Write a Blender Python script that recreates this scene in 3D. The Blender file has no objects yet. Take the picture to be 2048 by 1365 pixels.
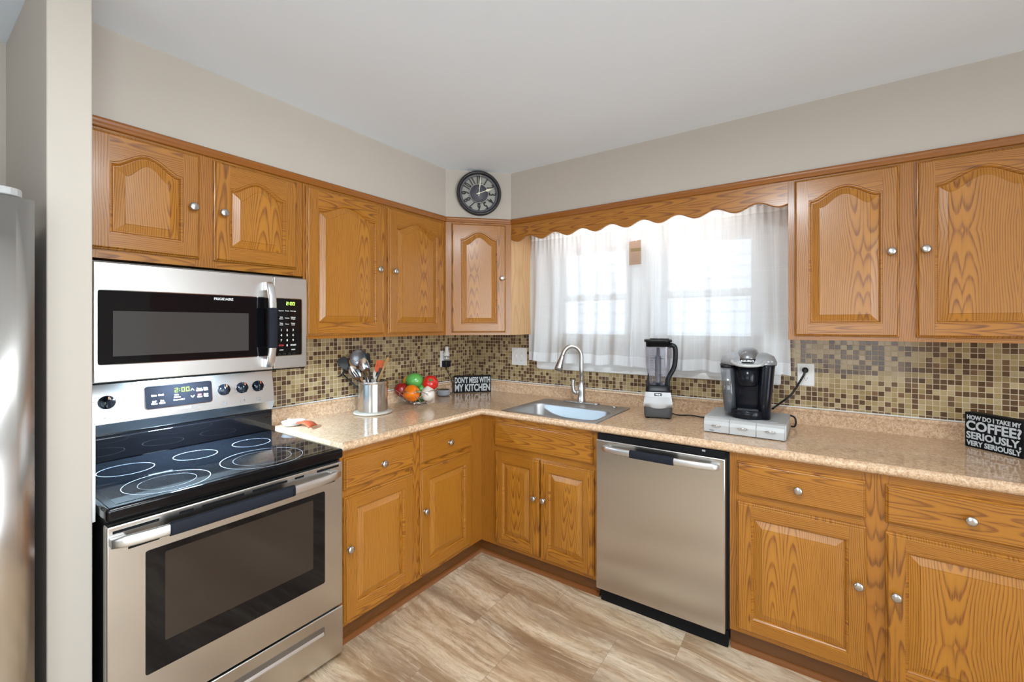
import bpy, bmesh, math, random
from mathutils import Vector, Matrix
PI = math.pi
random.seed(7)
SC = bpy.context.scene
COL = SC.collection

# ---------------------------------------------------------------- camera, sky, daylight, exposure
cam_data = bpy.data.cameras.new('camera')
cam = bpy.data.objects.new('camera', cam_data)
COL.objects.link(cam)
cam.location = (2.3616, -2.6902, 1.4258)
cam.rotation_euler = (PI / 2, 0, 0.5908)
cam_data.sensor_width = 36.0
cam_data.lens = 866.77 / 2048 * 36.0
cam_data.shift_x = -(1057.68 - 1024) / 2048
cam_data.shift_y = (649.34 - 682.5) / 2048
cam_data.clip_start = 0.02
SC.camera = cam

SC.view_settings.view_transform = 'Standard'
SC.view_settings.look = 'None'
SC.view_settings.gamma = 1.0
SC.view_settings.use_curve_mapping = False
SC.view_settings.exposure = 0.62

world = bpy.data.worlds.new('sky')
SC.world = world
world.use_nodes = True
bg = world.node_tree.nodes['Background']
bg.inputs[0].default_value = (0.86, 0.93, 1.0, 1)
bg.inputs[1].default_value = 2.2


def area(name, loc, rot, sx, sy, power, color=(1, 1, 1), spread=PI):
    d = bpy.data.lights.new(name, 'AREA')
    d.shape = 'RECTANGLE'
    d.size = sx
    d.size_y = sy
    d.energy = power
    d.color = color
    d.spread = spread
    o = bpy.data.objects.new(name, d)
    o.location = loc
    o.rotation_euler = rot
    COL.objects.link(o)
    return o


# daylight from an assumed glazed door at right; added fill lamp behind the camera
area('patio_daylight', (4.55, -2.9, 1.25), (0, PI / 2, 0), 2.0, 2.6, 74, (0.87, 0.945, 1.0))
area('rear_fill', (2.4, -5.35, 1.4), (PI / 2, 0, 0), 2.0, 1.5, 12, (0.87, 0.945, 1.0))
# sampling portals in the two kitchen windows (they only guide the sky light in)
for px in (1.0675, 1.805):
    area('window_portal', (px, 0.11, 1.585), (-PI / 2, 0, 0), 0.6, 0.8, 1).data.cycles.is_portal = True


# ---------------------------------------------------------------- materials
def mat(name):
    m = bpy.data.materials.new(name)
    m.use_nodes = True
    nt = m.node_tree
    return m, nt, nt.nodes['Principled BSDF']


def pm(name, col, rough=0.5, metal=0.0, **kw):
    m, nt, b = mat(name)
    b.inputs['Base Color'].default_value = (*col, 1)
    b.inputs['Roughness'].default_value = rough
    b.inputs['Metallic'].default_value = metal
    for k, v in kw.items():
        b.inputs[k.replace('_', ' ')].default_value = v
    return m


class N:
    """small node-graph helper"""
    def __init__(s, nt):
        s.nt = nt

    def new(s, t, **kw):
        n = s.nt.nodes.new(t)
        for k, v in kw.items():
            setattr(n, k, v)
        return n

    def set(s, sock, v):
        if hasattr(v, 'is_output'):
            s.nt.links.new(v, sock)
        else:
            sock.default_value = v

    def math(s, op, a, b=0.0, c=0.0, clamp=False):
        n = s.new('ShaderNodeMath', operation=op, use_clamp=clamp)
        s.set(n.inputs[0], a)
        s.set(n.inputs[1], b)
        s.set(n.inputs[2], c)
        return n.outputs[0]

    def noise(s, vec, scale, detail=2.0, rough=0.5, dist=0.0):
        n = s.new('ShaderNodeTexNoise')
        if vec is not None:
            s.set(n.inputs['Vector'], vec)
        n.inputs['Scale'].default_value = scale
        n.inputs['Detail'].default_value = detail
        n.inputs['Roughness'].default_value = rough
        n.inputs['Distortion'].default_value = dist
        return n.outputs['Fac']

    def comb(s, x, y, z):
        n = s.new('ShaderNodeCombineXYZ')
        for i, v in enumerate((x, y, z)):
            s.set(n.inputs[i], v)
        return n.outputs[0]

    def sep(s, v):
        n = s.new('ShaderNodeSeparateXYZ')
        s.set(n.inputs[0], v)
        return n.outputs

    def ramp(s, fac, stops, interp='LINEAR'):
        n = s.new('ShaderNodeValToRGB')
        cr = n.color_ramp
        cr.interpolation = interp
        while len(cr.elements) < len(stops):
            cr.elements.new(0.5)
        for e, (p, c) in zip(cr.elements, stops):
            e.position = p
            e.color = (*c, 1) if len(c) == 3 else c
        s.set(n.inputs[0], fac)
        return n.outputs[0]

    def mix(s, fac, a, b, mode='MIX'):
        n = s.new('ShaderNodeMix', data_type='RGBA', blend_type=mode)
        s.set(n.inputs[0], fac)
        for sock, v in ((n.inputs[6], a), (n.inputs[7], b)):
            if hasattr(v, 'is_output'):
                s.nt.links.new(v, sock)
            else:
                sock.default_value = (*v, 1)
        return n.outputs[2]

    def obj(s):
        return s.new('ShaderNodeTexCoord').outputs['Object']

    def bump(s, h, strength, dist, bsdf):
        n = s.new('ShaderNodeBump')
        n.inputs['Strength'].default_value = strength
        n.inputs['Distance'].default_value = dist
        s.set(n.inputs['Height'], h)
        s.nt.links.new(n.outputs[0], bsdf.inputs['Normal'])


def oak(name, axis, light=(0.405, 0.156, 0.013), dark=(0.16, 0.045, 0.005), seed=0.0, pitch=0.0060, slope=0.06, contrast=1.05, warp=0.11):
    """flat-sawn oak: growth rings of a log whose axis is slightly tilted to the board"""
    m, nt, b = mat(name)
    g = N(nt)
    x, y, z = g.sep(g.obj())
    rnd = g.new('ShaderNodeObjectInfo').outputs['Random']
    if axis == 'Z':
        across, along, depth = x, z, y
    else:
        across, along, depth = z, x, y
    across = g.math('ADD', across, g.math('MULTIPLY', rnd, 0.37))
    across = g.math('ADD', across, seed)
    along = g.math('ADD', along, g.math('MULTIPLY', rnd, 3.1))
    # repeat a heart line every ~0.33 m so every board shows part of a cathedral
    a = g.math('SUBTRACT', g.math('PINGPONG', across, 0.15), 0.02)
    w = g.noise(g.comb(g.math('MULTIPLY', across, 3.0), g.math('MULTIPLY', along, 1.1), rnd), 1.0, 2.0)
    w2 = g.noise(g.comb(g.math('MULTIPLY', across, 14.0), g.math('MULTIPLY', along, 5.0), 0.3), 1.0, 2.0)
    w = g.math('MULTIPLY', g.math('SUBTRACT', w, 0.5), warp)
    w2 = g.math('MULTIPLY', g.math('SUBTRACT', w2, 0.5), 0.008)
    a = g.math('ADD', a, w)
    d = g.math('ADD', g.math('MULTIPLY', g.math('PINGPONG', along, 0.55), slope), 0.012)
    r = g.math('SQRT', g.math('ADD', g.math('MULTIPLY', a, a), g.math('MULTIPLY', d, d)))
    r = g.math('ADD', r, w2)
    saw = g.math('FRACT', g.math('DIVIDE', r, pitch))
    ring = g.ramp(saw, [(0.0, (0.10,) * 3), (0.25, (0.0,) * 3), (0.58, (0.22,) * 3), (0.82, (1.0,) * 3), (0.93, (0.85,) * 3), (1.0, (0.15,) * 3)])
    fine = g.noise(g.comb(g.math('MULTIPLY', across, 420.0), g.math('MULTIPLY', along, 9.0), depth), 1.0, 2.0, 0.6)
    fine = g.ramp(fine, [(0.35, (0.0,) * 3), (0.72, (1.0,) * 3)])
    broad = g.noise(g.comb(g.math('MULTIPLY', across, 9.0), g.math('MULTIPLY', along, 1.2), rnd), 1.0, 3.0)
    f = g.math('MULTIPLY', ring, g.math('ADD', g.math('MULTIPLY', fine, 0.55), 0.5))
    f = g.math('MULTIPLY', f, contrast)
    f = g.math('ADD', f, g.math('MULTIPLY', fine, 0.12), clamp=True)
    base = g.mix(broad, tuple(c * 1.13 for c in light), tuple(c * 0.84 for c in light))
    nt.links.new(g.mix(f, base, dark), b.inputs['Base Color'])
    b.inputs['Roughness'].default_value = 0.33
    b.inputs['Coat Weight'].default_value = 0.32
    b.inputs['Coat Roughness'].default_value = 0.18
    g.bump(g.math('SUBTRACT', 1.0, f), 0.12, 0.0006, b)
    return m


OAK_V = oak('oak_upright_grain', 'Z')
OAK_H = oak('oak_level_grain', 'X', seed=0.11, slope=0.045, warp=0.08)
OAK_P = oak('oak_panel_grain', 'Z', light=(0.435, 0.174, 0.016), dark=(0.19, 0.058, 0.007), seed=0.05, slope=0.07, pitch=0.0064)
OAK_S = oak('oak_stile_grain', 'Z', dark=(0.15, 0.046, 0.007), seed=0.21, slope=0.04, pitch=0.0065)
OAK_F = oak('oak_face_frame_grain', 'Z', light=(0.39, 0.145, 0.014), dark=(0.14, 0.042, 0.004), seed=0.27, slope=0.085, pitch=0.0075, contrast=0.95)
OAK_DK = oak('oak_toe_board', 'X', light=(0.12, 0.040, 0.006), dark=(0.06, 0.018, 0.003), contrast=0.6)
SHOE_M = pm('dark_shoe_moulding', (0.17, 0.055, 0.010), 0.6, Specular_IOR_Level=0.25)
OAK_TR = oak('oak_trim', 'X', light=(0.30, 0.098, 0.011), dark=(0.17, 0.05, 0.008), contrast=0.5)
VENEER = oak('pale_oak_veneer', 'Z', light=(0.60, 0.36, 0.17), dark=(0.42, 0.22, 0.085), contrast=0.6, pitch=0.016)


def brushed(name, col=(0.64, 0.62, 0.59), rough=0.27, axis='X', strength=0.012):
    m, nt, b = mat(name)
    g = N(nt)
    x, y, z = g.sep(g.obj())
    k = {'X': (1.5, 900.0, 900.0), 'Z': (900.0, 900.0, 1.5)}[axis]
    f = g.noise(g.comb(*(g.math('MULTIPLY', s, v) for s, v in zip((x, y, z), k))), 1.0, 2.0)
    b.inputs['Metallic'].default_value = 1.0
    nt.links.new(g.mix(f, tuple(c * 0.98 for c in col), tuple(min(1, c * 1.02) for c in col)), b.inputs['Base Color'])
    b.inputs['Roughness'].default_value = rough
    b.inputs['Anisotropic'].default_value = 0.75
    tg = g.new('ShaderNodeTangent', direction_type='RADIAL', axis='Z')
    nt.links.new(tg.outputs[0], b.inputs['Tangent'])
    return m


STEEL = brushed('brushed_steel')
STEEL_V = brushed('brushed_steel_upright', axis='Z')
SINK_ST = pm('sink_steel', (0.48, 0.475, 0.47), 0.42, 1.0)
NICKEL = pm('satin_nickel', (0.56, 0.54, 0.52), 0.28, 1.0)
CHROME = pm('bright_chrome', (0.72, 0.72, 0.72), 0.12, 1.0)
HANDLE = pm('handle_steel', (0.76, 0.76, 0.76), 0.36, 1.0)
BLACK = pm('black_plastic', (0.009, 0.009, 0.011), 0.35, Specular_IOR_Level=0.3)
BLACK_G = pm('black_glass', (0.004, 0.004, 0.005), 0.04, 0.0, Specular_IOR_Level=0.4)


def smeared_glass():
    m, nt, b = mat('smeared_cooktop_glass')
    g = N(nt)
    x, y, z = g.sep(g.obj())
    f = g.noise(g.comb(g.math('MULTIPLY', x, 14.0), g.math('MULTIPLY', y, 9.0), 0.0), 1.0, 5.0, 0.65, 0.8)
    f = g.ramp(f, [(0.40, (0,) * 3), (0.72, (1,) * 3)])
    b.inputs['Base Color'].default_value = (0.005, 0.006, 0.008, 1)
    b.inputs['Roughness'].default_value = 0.04
    nt.links.new(g.math('MULTIPLY_ADD', f, 0.35, 0.0), b.inputs['Coat Weight'])
    nt.links.new(g.math('MULTIPLY_ADD', f, 0.14, 0.06), b.inputs['Coat Roughness'])
    return m


COOKTOP = smeared_glass()
BLACK_E = pm('black_enamel', (0.004, 0.004, 0.005), 0.10, Specular_IOR_Level=0.3)
BLACK_M = pm('matt_black', (0.006, 0.006, 0.007), 0.55, Specular_IOR_Level=0.15)
NEOPRENE = pm('black_neoprene', (0.010, 0.012, 0.019), 0.75, Specular_IOR_Level=0.25)
WHITE = pm('white_paint', (0.80, 0.80, 0.79), 0.4)
WHITE_P = pm('white_plastic', (0.78, 0.77, 0.75), 0.35)
LETTER_W = pm('white_print', (0.75, 0.75, 0.75), 0.6)
LETTER_S = pm('sign_print', (0.55, 0.58, 0.60), 0.7)
LETTER_R = pm('red_print', (0.6, 0.03, 0.03), 0.6)
LETTER_K = pm('dark_print', (0.05, 0.05, 0.06), 0.6)
GREYP = pm('charcoal_plastic', (0.065, 0.066, 0.07), 0.4)
SILVERP = pm('silver_plastic', (0.50, 0.50, 0.50), 0.32, 0.55)
LIGHTSILVER = pm('pale_silver_plastic', (0.46, 0.46, 0.455), 0.36, 0.25)
CEIL = pm('ceiling_paint', (0.80, 0.86, 0.925), 0.9)


def wall_paint(name, col):
    m, nt, b = mat(name)
    g = N(nt)
    f = g.noise(g.obj(), 160.0, 3.0)
    b.inputs['Roughness'].default_value = 0.75
    b.inputs['Base Color'].default_value = (*col, 1)
    g.bump(f, 0.06, 0.001, b)
    return m


WALL = wall_paint('greige_wall_paint', (0.49, 0.435, 0.375))
WALL_O = wall_paint('terracotta_wall_paint', (0.42, 0.16, 0.09))


def emit(name, col, s):
    m = bpy.data.materials.new(name)
    m.use_nodes = True
    nt = m.node_tree
    nt.nodes.clear()
    e = nt.nodes.new('ShaderNodeEmission')
    e.inputs[0].default_value = (*col, 1)
    e.inputs[1].default_value = s
    o = nt.nodes.new('ShaderNodeOutputMaterial')
    nt.links.new(e.outputs[0], o.inputs[0])
    return m


LED = emit('green_display', (0.45, 1.0, 0.12), 2.2)


def clear(name, col=(1, 1, 1), refl=0.12, rough=0.03, base=0.0, basecol=(0.8, 0.8, 0.8)):
    """thin clear sheet: see-through with a weak mirror coat and, if base > 0, a little body colour"""
    m = bpy.data.materials.new(name)
    m.use_nodes = True
    nt = m.node_tree
    nt.nodes.clear()
    t = nt.nodes.new('ShaderNodeBsdfTransparent')
    t.inputs[0].default_value = (*col, 1)
    gl = nt.nodes.new('ShaderNodeBsdfGlossy')
    gl.inputs['Roughness'].default_value = rough
    lw = nt.nodes.new('ShaderNodeLayerWeight')
    lw.inputs[0].default_value = 0.35
    mm = nt.nodes.new('ShaderNodeMath')
    mm.operation = 'MULTIPLY_ADD'
    mm.inputs[1].default_value = 0.5
    mm.inputs[2].default_value = refl * 0.4
    nt.links.new(lw.outputs['Fresnel'], mm.inputs[0])
    mx = nt.nodes.new('ShaderNodeMixShader')
    nt.links.new(mm.outputs[0], mx.inputs[0])
    nt.links.new(t.outputs[0], mx.inputs[1])
    nt.links.new(gl.outputs[0], mx.inputs[2])
    out = mx.outputs[0]
    if base > 0:
        df = nt.nodes.new('ShaderNodeBsdfDiffuse')
        df.inputs[0].default_value = (*basecol, 1)
        m2 = nt.nodes.new('ShaderNodeMixShader')
        m2.inputs[0].default_value = base
        nt.links.new(out, m2.inputs[1])
        nt.links.new(df.outputs[0], m2.inputs[2])
        out = m2.outputs[0]
    o = nt.nodes.new('ShaderNodeOutputMaterial')
    nt.links.new(out, o.inputs[0])
    return m


PANE = clear('window_glass', (0.97, 0.98, 0.98), 0.1)
JAR = clear('clear_jar_plastic', (0.90, 0.91, 0.97), 0.18, 0.04, 0.06, (0.55, 0.55, 0.62))
TANK = clear('tank_plastic', (0.84, 0.87, 0.90), 0.15, 0.04, 0.12, (0.45, 0.48, 0.52))
WATER = clear('tank_water', (0.45, 0.52, 0.62), 0.15, 0.03, 0.25, (0.05, 0.07, 0.11))


def curtain_mat():
    m = bpy.data.materials.new('sheer_curtain_weave')
    m.use_nodes = True
    nt = m.node_tree
    nt.nodes.clear()
    g = N(nt)
    uv = g.new('ShaderNodeTexCoord').outputs['UV']
    x, y, z = g.sep(uv)
    warp = g.noise(g.comb(g.math('MULTIPLY', x, 95.0), g.math('MULTIPLY', y, 0.4), 0.0), 1.0, 3.0, 0.7)
    weft = g.noise(g.comb(g.math('MULTIPLY', x, 0.6), g.math('MULTIPLY', y, 120.0), 4.0), 1.0, 2.0, 0.7)
    thread = g.math('MAXIMUM', g.ramp(warp, [(0.52, (0,) * 3), (0.66, (1,) * 3)]), g.math('MULTIPLY', g.ramp(weft, [(0.55, (0,) * 3), (0.7, (1,) * 3)]), 0.5))
    hem = g.math('LESS_THAN', y, 0.075)
    head = g.math('GREATER_THAN', y, 1.02)
    dense = g.math('MULTIPLY_ADD', thread, 0.12, 0.76)
    dense = g.math('ADD', dense, g.math('MULTIPLY', g.math('ADD', hem, head, clamp=True), 0.22), clamp=True)
    tr = g.new('ShaderNodeBsdfTransparent')
    tl = g.new('ShaderNodeBsdfTranslucent')
    tl.inputs[0].default_value = (0.86, 0.88, 0.90, 1)
    df = g.new('ShaderNodeBsdfDiffuse')
    df.inputs[0].default_value = (0.91, 0.93, 0.96, 1)
    m1 = g.new('ShaderNodeMixShader')
    m1.inputs[0].default_value = 0.68
    nt.links.new(tl.outputs[0], m1.inputs[1])
    nt.links.new(df.outputs[0], m1.inputs[2])
    m2 = g.new('ShaderNodeMixShader')
    nt.links.new(dense, m2.inputs[0])
    nt.links.new(tr.outputs[0], m2.inputs[1])
    nt.links.new(m1.outputs[0], m2.inputs[2])
    o = g.new('ShaderNodeOutputMaterial')
    nt.links.new(m2.outputs[0], o.inputs[0])
    return m


CURTAIN = curtain_mat()


def mosaic(name, ux):
    """1-inch glass mosaic; ux picks the horizontal object axis"""
    m, nt, b = mat(name)
    g = N(nt)
    s = g.sep(g.obj())
    p = 0.0245
    u = g.math('DIVIDE', s[ux], p)
    v = g.math('DIVIDE', s[2], p)
    fu, fv = g.math('FLOOR', u), g.math('FLOOR', v)
    wn = g.new('ShaderNodeTexWhiteNoise', noise_dimensions='2D')
    g.set(wn.inputs['Vector'], g.comb(fu, fv, 0.0))
    r = wn.outputs['Value']
    tile = g.ramp(r, [(0.0, (0.085, 0.042, 0.018)), (0.22, (0.115, 0.058, 0.026)), (0.40, (0.165, 0.088, 0.042)), (0.47, (0.36, 0.26, 0.115)),
                      (0.60, (0.41, 0.305, 0.15)), (0.76, (0.31, 0.215, 0.09)), (0.87, (0.45, 0.345, 0.19))], 'CONSTANT')
    tile = g.mix(g.math('MULTIPLY', wn.outputs['Color'], 0.25), tile, (0.25, 0.17, 0.09))
    gu, gv = g.math('FRACT', u), g.math('FRACT', v)
    eu = g.math('ABSOLUTE', g.math('SUBTRACT', gu, 0.5))
    ev = g.math('ABSOLUTE', g.math('SUBTRACT', gv, 0.5))
    e = g.math('MAXIMUM', eu, ev)
    grout = g.math('GREATER_THAN', e, 0.448)
    nt.links.new(g.mix(grout, tile, (0.56, 0.46, 0.32)), b.inputs['Base Color'])
    nt.links.new(g.math('MULTIPLY_ADD', grout, 0.55, 0.12), b.inputs['Roughness'])
    b.inputs['Specular IOR Level'].default_value = 0.38
    h = g.ramp(e, [(0.42, (1,) * 3), (0.46, (0,) * 3)])
    g.bump(h, 0.5, 0.0012, b)
    return m


MOSAIC_B = mosaic('mosaic_tile_window_wall', 0)
MOSAIC_L = mosaic('mosaic_tile_stove_wall', 1)


def laminate():
    m, nt, b = mat('speckled_laminate')
    g = N(nt)
    o = g.obj()
    n1 = g.noise(o, 190.0, 4.0, 0.7)
    n2 = g.noise(o, 70.0, 4.0, 0.65, 0.6)
    n3 = g.noise(o, 420.0, 2.0, 0.6)
    c = g.ramp(n1, [(0.28, (0.22, 0.11, 0.06)), (0.40, (0.44, 0.265, 0.155)), (0.50, (0.63, 0.425, 0.265)), (0.60, (0.77, 0.57, 0.385)), (0.74, (0.88, 0.72, 0.53))])
    c2 = g.ramp(n2, [(0.36, (0.34, 0.19, 0.105)), (0.5, (0.61, 0.40, 0.245)), (0.64, (0.80, 0.60, 0.41))])
    c = g.mix(0.5, c, c2)
    spk = g.ramp(n3, [(0.66, (0,) * 3), (0.72, (1,) * 3)])
    c = g.mix(g.math('MULTIPLY', spk, 0.6), c, (0.10, 0.055, 0.04))
    nt.links.new(c, b.inputs['Base Color'])
    b.inputs['Roughness'].default_value = 0.09
    b.inputs['Specular IOR Level'].default_value = 0.62
    return m


LAMINATE = laminate()


def travertine():
    m, nt, b = mat('travertine_vinyl_tile')
    g = N(nt)
    x, y, z = g.sep(g.obj())
    # 0.61 x 0.30 m tiles in half-offset rows, joints at y = -1.43 + 0.30 k
    v = g.math('DIVIDE', g.math('ADD', y, 1.43), 0.30)
    row = g.math('FLOOR', v)
    odd = g.math('MODULO', g.math('ABSOLUTE', row), 2.0)
    u = g.math('DIVIDE', g.math('SUBTRACT', g.math('SUBTRACT', x, 0.63), g.math('MULTIPLY', odd, 0.36)), 0.61)
    colm = g.math('FLOOR', u)
    wn = g.new('ShaderNodeTexWhiteNoise', noise_dimensions='2D')
    g.set(wn.inputs['Vector'], g.comb(colm, row, 0.0))
    r = wn.outputs['Value']
    dx = g.math('MULTIPLY', g.math('ABSOLUTE', g.math('SUBTRACT', g.math('FRACT', u), 0.5)), 0.61)
    dy = g.math('MULTIPLY', g.math('ABSOLUTE', g.math('SUBTRACT', g.math('FRACT', v), 0.5)), 0.30)
    joint = g.math('MAXIMUM', g.math('GREATER_THAN', dx, 0.3042), g.math('GREATER_THAN', dy, 0.1492))
    # veins run along x and drift; each tile is its own print, with some veins crossing the joints
    drift = g.math('MULTIPLY', g.noise(g.comb(g.math('MULTIPLY', x, 1.3), g.math('MULTIPLY', y, 1.8), 2.0), 1.0, 2.0), 0.20)
    yy = g.math('ADD', g.math('ADD', y, drift), g.math('MULTIPLY', x, 0.10))
    off = g.math('MULTIPLY', r, 0.35)
    vein = g.noise(g.comb(g.math('MULTIPLY', x, 1.0), g.math('MULTIPLY', g.math('ADD', yy, off), 8.5), g.math('MULTIPLY', r, 3.0)), 1.0, 6.0, 0.68, 0.18)
    big = g.noise(g.comb(g.math('MULTIPLY', x, 0.55), g.math('MULTIPLY', yy, 3.6), 7.3), 1.0, 4.0, 0.6, 0.15)
    fine = g.noise(g.comb(g.math('MULTIPLY', x, 18.0), g.math('MULTIPLY', yy, 60.0), 1.0), 1.0, 4.0, 0.7)
    c = g.ramp(vein, [(0.28, (0.22, 0.12, 0.058)), (0.39, (0.37, 0.235, 0.13)), (0.47, (0.53, 0.375, 0.235)), (0.55, (0.66, 0.51, 0.35)), (0.64, (0.74, 0.61, 0.45)), (0.76, (0.56, 0.39, 0.24))])
    dk = g.ramp(big, [(0.36, (1,) * 3), (0.47, (0.3,) * 3), (0.56, (0,) * 3)])
    c = g.mix(g.math('MULTIPLY', dk, 0.70), c, (0.20, 0.12, 0.068))
    # one strong brown vein that crosses several tiles
    bn = g.noise(g.comb(g.math('MULTIPLY', x, 3.0), g.math('MULTIPLY', y, 14.0), 5.0), 1.0, 6.0, 0.75)
    band = g.math('ADD', g.math('ADD', y, g.math('MULTIPLY', x, 0.08)), g.math('MULTIPLY', g.math('SUBTRACT', bn, 0.5), 0.16))
    band = g.math('ABSOLUTE', g.math('ADD', band, 0.985))
    band = g.ramp(band, [(0.0, (1,) * 3), (0.018, (0.75,) * 3), (0.06, (0,) * 3)])
    c = g.mix(g.math('MULTIPLY', band, 0.8), c, (0.20, 0.115, 0.062))
    hair = g.noise(g.comb(g.math('MULTIPLY', x, 1.6), g.math('MULTIPLY', g.math('ADD', yy, off), 7.0), 11.0), 1.0, 4.0, 0.6, 0.8)
    hair = g.ramp(g.math('ABSOLUTE', g.math('SUBTRACT', hair, 0.5)), [(0.0, (1,) * 3), (0.014, (0,) * 3)])
    c = g.mix(g.math('MULTIPLY', hair, 0.42), c, (0.22, 0.14, 0.09))
    c = g.mix(g.math('MULTIPLY', g.ramp(fine, [(0.46, (0,) * 3), (0.66, (1,) * 3)]), 0.42), c, (0.27, 0.165, 0.095))
    lay = g.noise(g.comb(g.math('MULTIPLY', x, 2.2), g.math('MULTIPLY', g.math('ADD', yy, off), 34.0), g.math('MULTIPLY', r, 7.0)), 1.0, 6.0, 0.75, 0.25)
    c = g.mix(g.math('MULTIPLY', g.ramp(lay, [(0.36, (1,) * 3), (0.47, (0,) * 3)]), 0.5), c, (0.26, 0.16, 0.09))
    c = g.mix(g.math('MULTIPLY', g.ramp(lay, [(0.54, (0,) * 3), (0.62, (1,) * 3)]), 0.45), c, (0.80, 0.69, 0.54))
    c = g.mix(g.math('MULTIPLY', g.math('SUBTRACT', r, 0.5), 0.25, clamp=True), c, (0.36, 0.23, 0.13))
    c = g.mix(g.math('MULTIPLY', joint, 0.75), c, (0.20, 0.125, 0.08))
    nt.links.new(c, b.inputs['Base Color'])
    b.inputs['Roughness'].default_value = 0.36
    return m


TRAVERTINE = travertine()


# ---------------------------------------------------------------- mesh helpers
class B:
    """collects shapes into one mesh"""
    def __init__(s):
        s.bm = bmesh.new()
        s.uv = None

    def faces(s, vs, fs, m=0, smooth=False):
        bv = [s.bm.verts.new(v) for v in vs]
        out = []
        for f in fs:
            try:
                fc = s.bm.faces.new([bv[i] for i in f])
            except ValueError:
                continue
            fc.material_index = m
            fc.smooth = smooth
            out.append(fc)
        return bv, out

    def box(s, x0, x1, y0, y1, z0, z1, m=0, bev=0.0, seg=2):
        vs = [(x0, y0, z0), (x1, y0, z0), (x1, y1, z0), (x0, y1, z0), (x0, y0, z1), (x1, y0, z1), (x1, y1, z1), (x0, y1, z1)]
        fs = [(3, 2, 1, 0), (4, 5, 6, 7), (0, 1, 5, 4), (1, 2, 6, 5), (2, 3, 7, 6), (3, 0, 4, 7)]
        bv, fc = s.faces(vs, fs, m)
        if bev > 0:
            es = list({e for f in fc for e in f.edges})
            r = bmesh.ops.bevel(s.bm, geom=es, offset=bev, segments=seg, profile=0.6, affect='EDGES', clamp_overlap=True)
            for f in r['faces']:
                f.material_index = m
                f.smooth = True
        return s

    def prism(s, poly, axis, a0, a1, m=0, smooth=False, bev=0.0):
        """polygon in the two other axes, extruded along axis ('x','y','z'); poly order follows (y,z),(x,z),(x,y)"""
        def P(p, a):
            return {'x': (a, p[0], p[1]), 'y': (p[0], a, p[1]), 'z': (p[0], p[1], a)}[axis]
        n = len(poly)
        vs = [P(p, a0) for p in poly] + [P(p, a1) for p in poly]
        bv, fc = s.faces(vs, [tuple(range(n)), tuple(range(2 * n - 1, n - 1, -1))], m)
        for i in range(n):
            j = (i + 1) % n
            f = s.bm.faces.new((bv[i], bv[n + i], bv[n + j], bv[j]))
            f.material_index = m
            f.smooth = smooth
            fc.append(f)
        bmesh.ops.recalc_face_normals(s.bm, faces=fc)
        if bev > 0:
            es = [e for e in {e for f in fc[:2] for e in f.edges}]
            r = bmesh.ops.bevel(s.bm, geom=es, offset=bev, segments=2, profile=0.6, affect='EDGES', clamp_overlap=True)
            for f in r['faces']:
                f.material_index = m
                f.smooth = True
        return s

    def rings(s, loops, m=0, smooth=True, closed=True, cap0=False, cap1=False):
        """skin a list of point loops of equal length"""
        rows = [[s.bm.verts.new(p) for p in lp] for lp in loops]
        n = len(rows[0])
        fc = []
        for a, b in zip(rows, rows[1:]):
            for i in range(n if closed else n - 1):
                j = (i + 1) % n
                try:
                    f = s.bm.faces.new((a[i], a[j], b[j], b[i]))
                except ValueError:
                    continue
                f.material_index = m
                f.smooth = smooth
                fc.append(f)
        for flag, row in ((cap0, rows[0][::-1]), (cap1, rows[-1])):
            if flag:
                f = s.bm.faces.new(row)
                f.material_index = m
                fc.append(f)
        bmesh.ops.recalc_face_normals(s.bm, faces=fc)
        return s

    def lathe(s, prof, seg=32, M=None, m=0, cap0=True, cap1=True, sx=1.0, sy=1.0, smooth=True):
        """profile (r, z) about local z; M places it"""
        M = M or Matrix()
        loops = []
        for r, z in prof:
            loops.append([M @ Vector((r * sx * math.cos(2 * PI * i / seg), r * sy * math.sin(2 * PI * i / seg), z)) for i in range(seg)])
        return s.rings(loops, m, smooth, True, cap0 and prof[0][0] > 1e-5, cap1 and prof[-1][0] > 1e-5)

    def tube(s, path, r, seg=10, m=0, closed=False, flat=1.0, up=None):
        """round tube; r a number or one per point; flat squashes it along the second frame axis"""
        P = [Vector(p) for p in path]
        n = len(P)
        R = r if isinstance(r, (list, tuple)) else [r] * n
        nrm = None
        loops = []
        for i in range(n):
            if closed:
                t = P[(i + 1) % n] - P[i - 1]
            else:
                t = P[min(i + 1, n - 1)] - P[max(i - 1, 0)]
            t.normalize()
            if nrm is None:
                nrm = Vector(up) if up else (Vector((0, 0, 1)) if abs(t.z) < 0.9 else Vector((1, 0, 0)))
            nrm = nrm - t * nrm.dot(t)
            nrm.normalize()
            bi = t.cross(nrm)
            loops.append([P[i] + (nrm * math.cos(2 * PI * k / seg) * flat + bi * math.sin(2 * PI * k / seg)) * R[i] for k in range(seg)])
        if closed:
            loops.append(loops[0])
            return s.rings(loops, m, True, True)
        return s.rings(loops, m, True, True, True, True)

    def ball(s, c, rx, ry, rz, m=0, seg=20, rng=12, f=None, M=None):
        loops = []
        for j in range(rng + 1):
            th = PI * j / rng
            lp = []
            for i in range(seg):
                ph = 2 * PI * i / seg
                v = Vector((math.sin(th) * math.cos(ph) * rx, math.sin(th) * math.sin(ph) * ry, -math.cos(th) * rz))
                if f:
                    v = f(v, th, ph)
                if M:
                    v = M @ v
                lp.append(Vector(c) + v)
            loops.append(lp)
        s.rings(loops, m)
        return s

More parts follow.
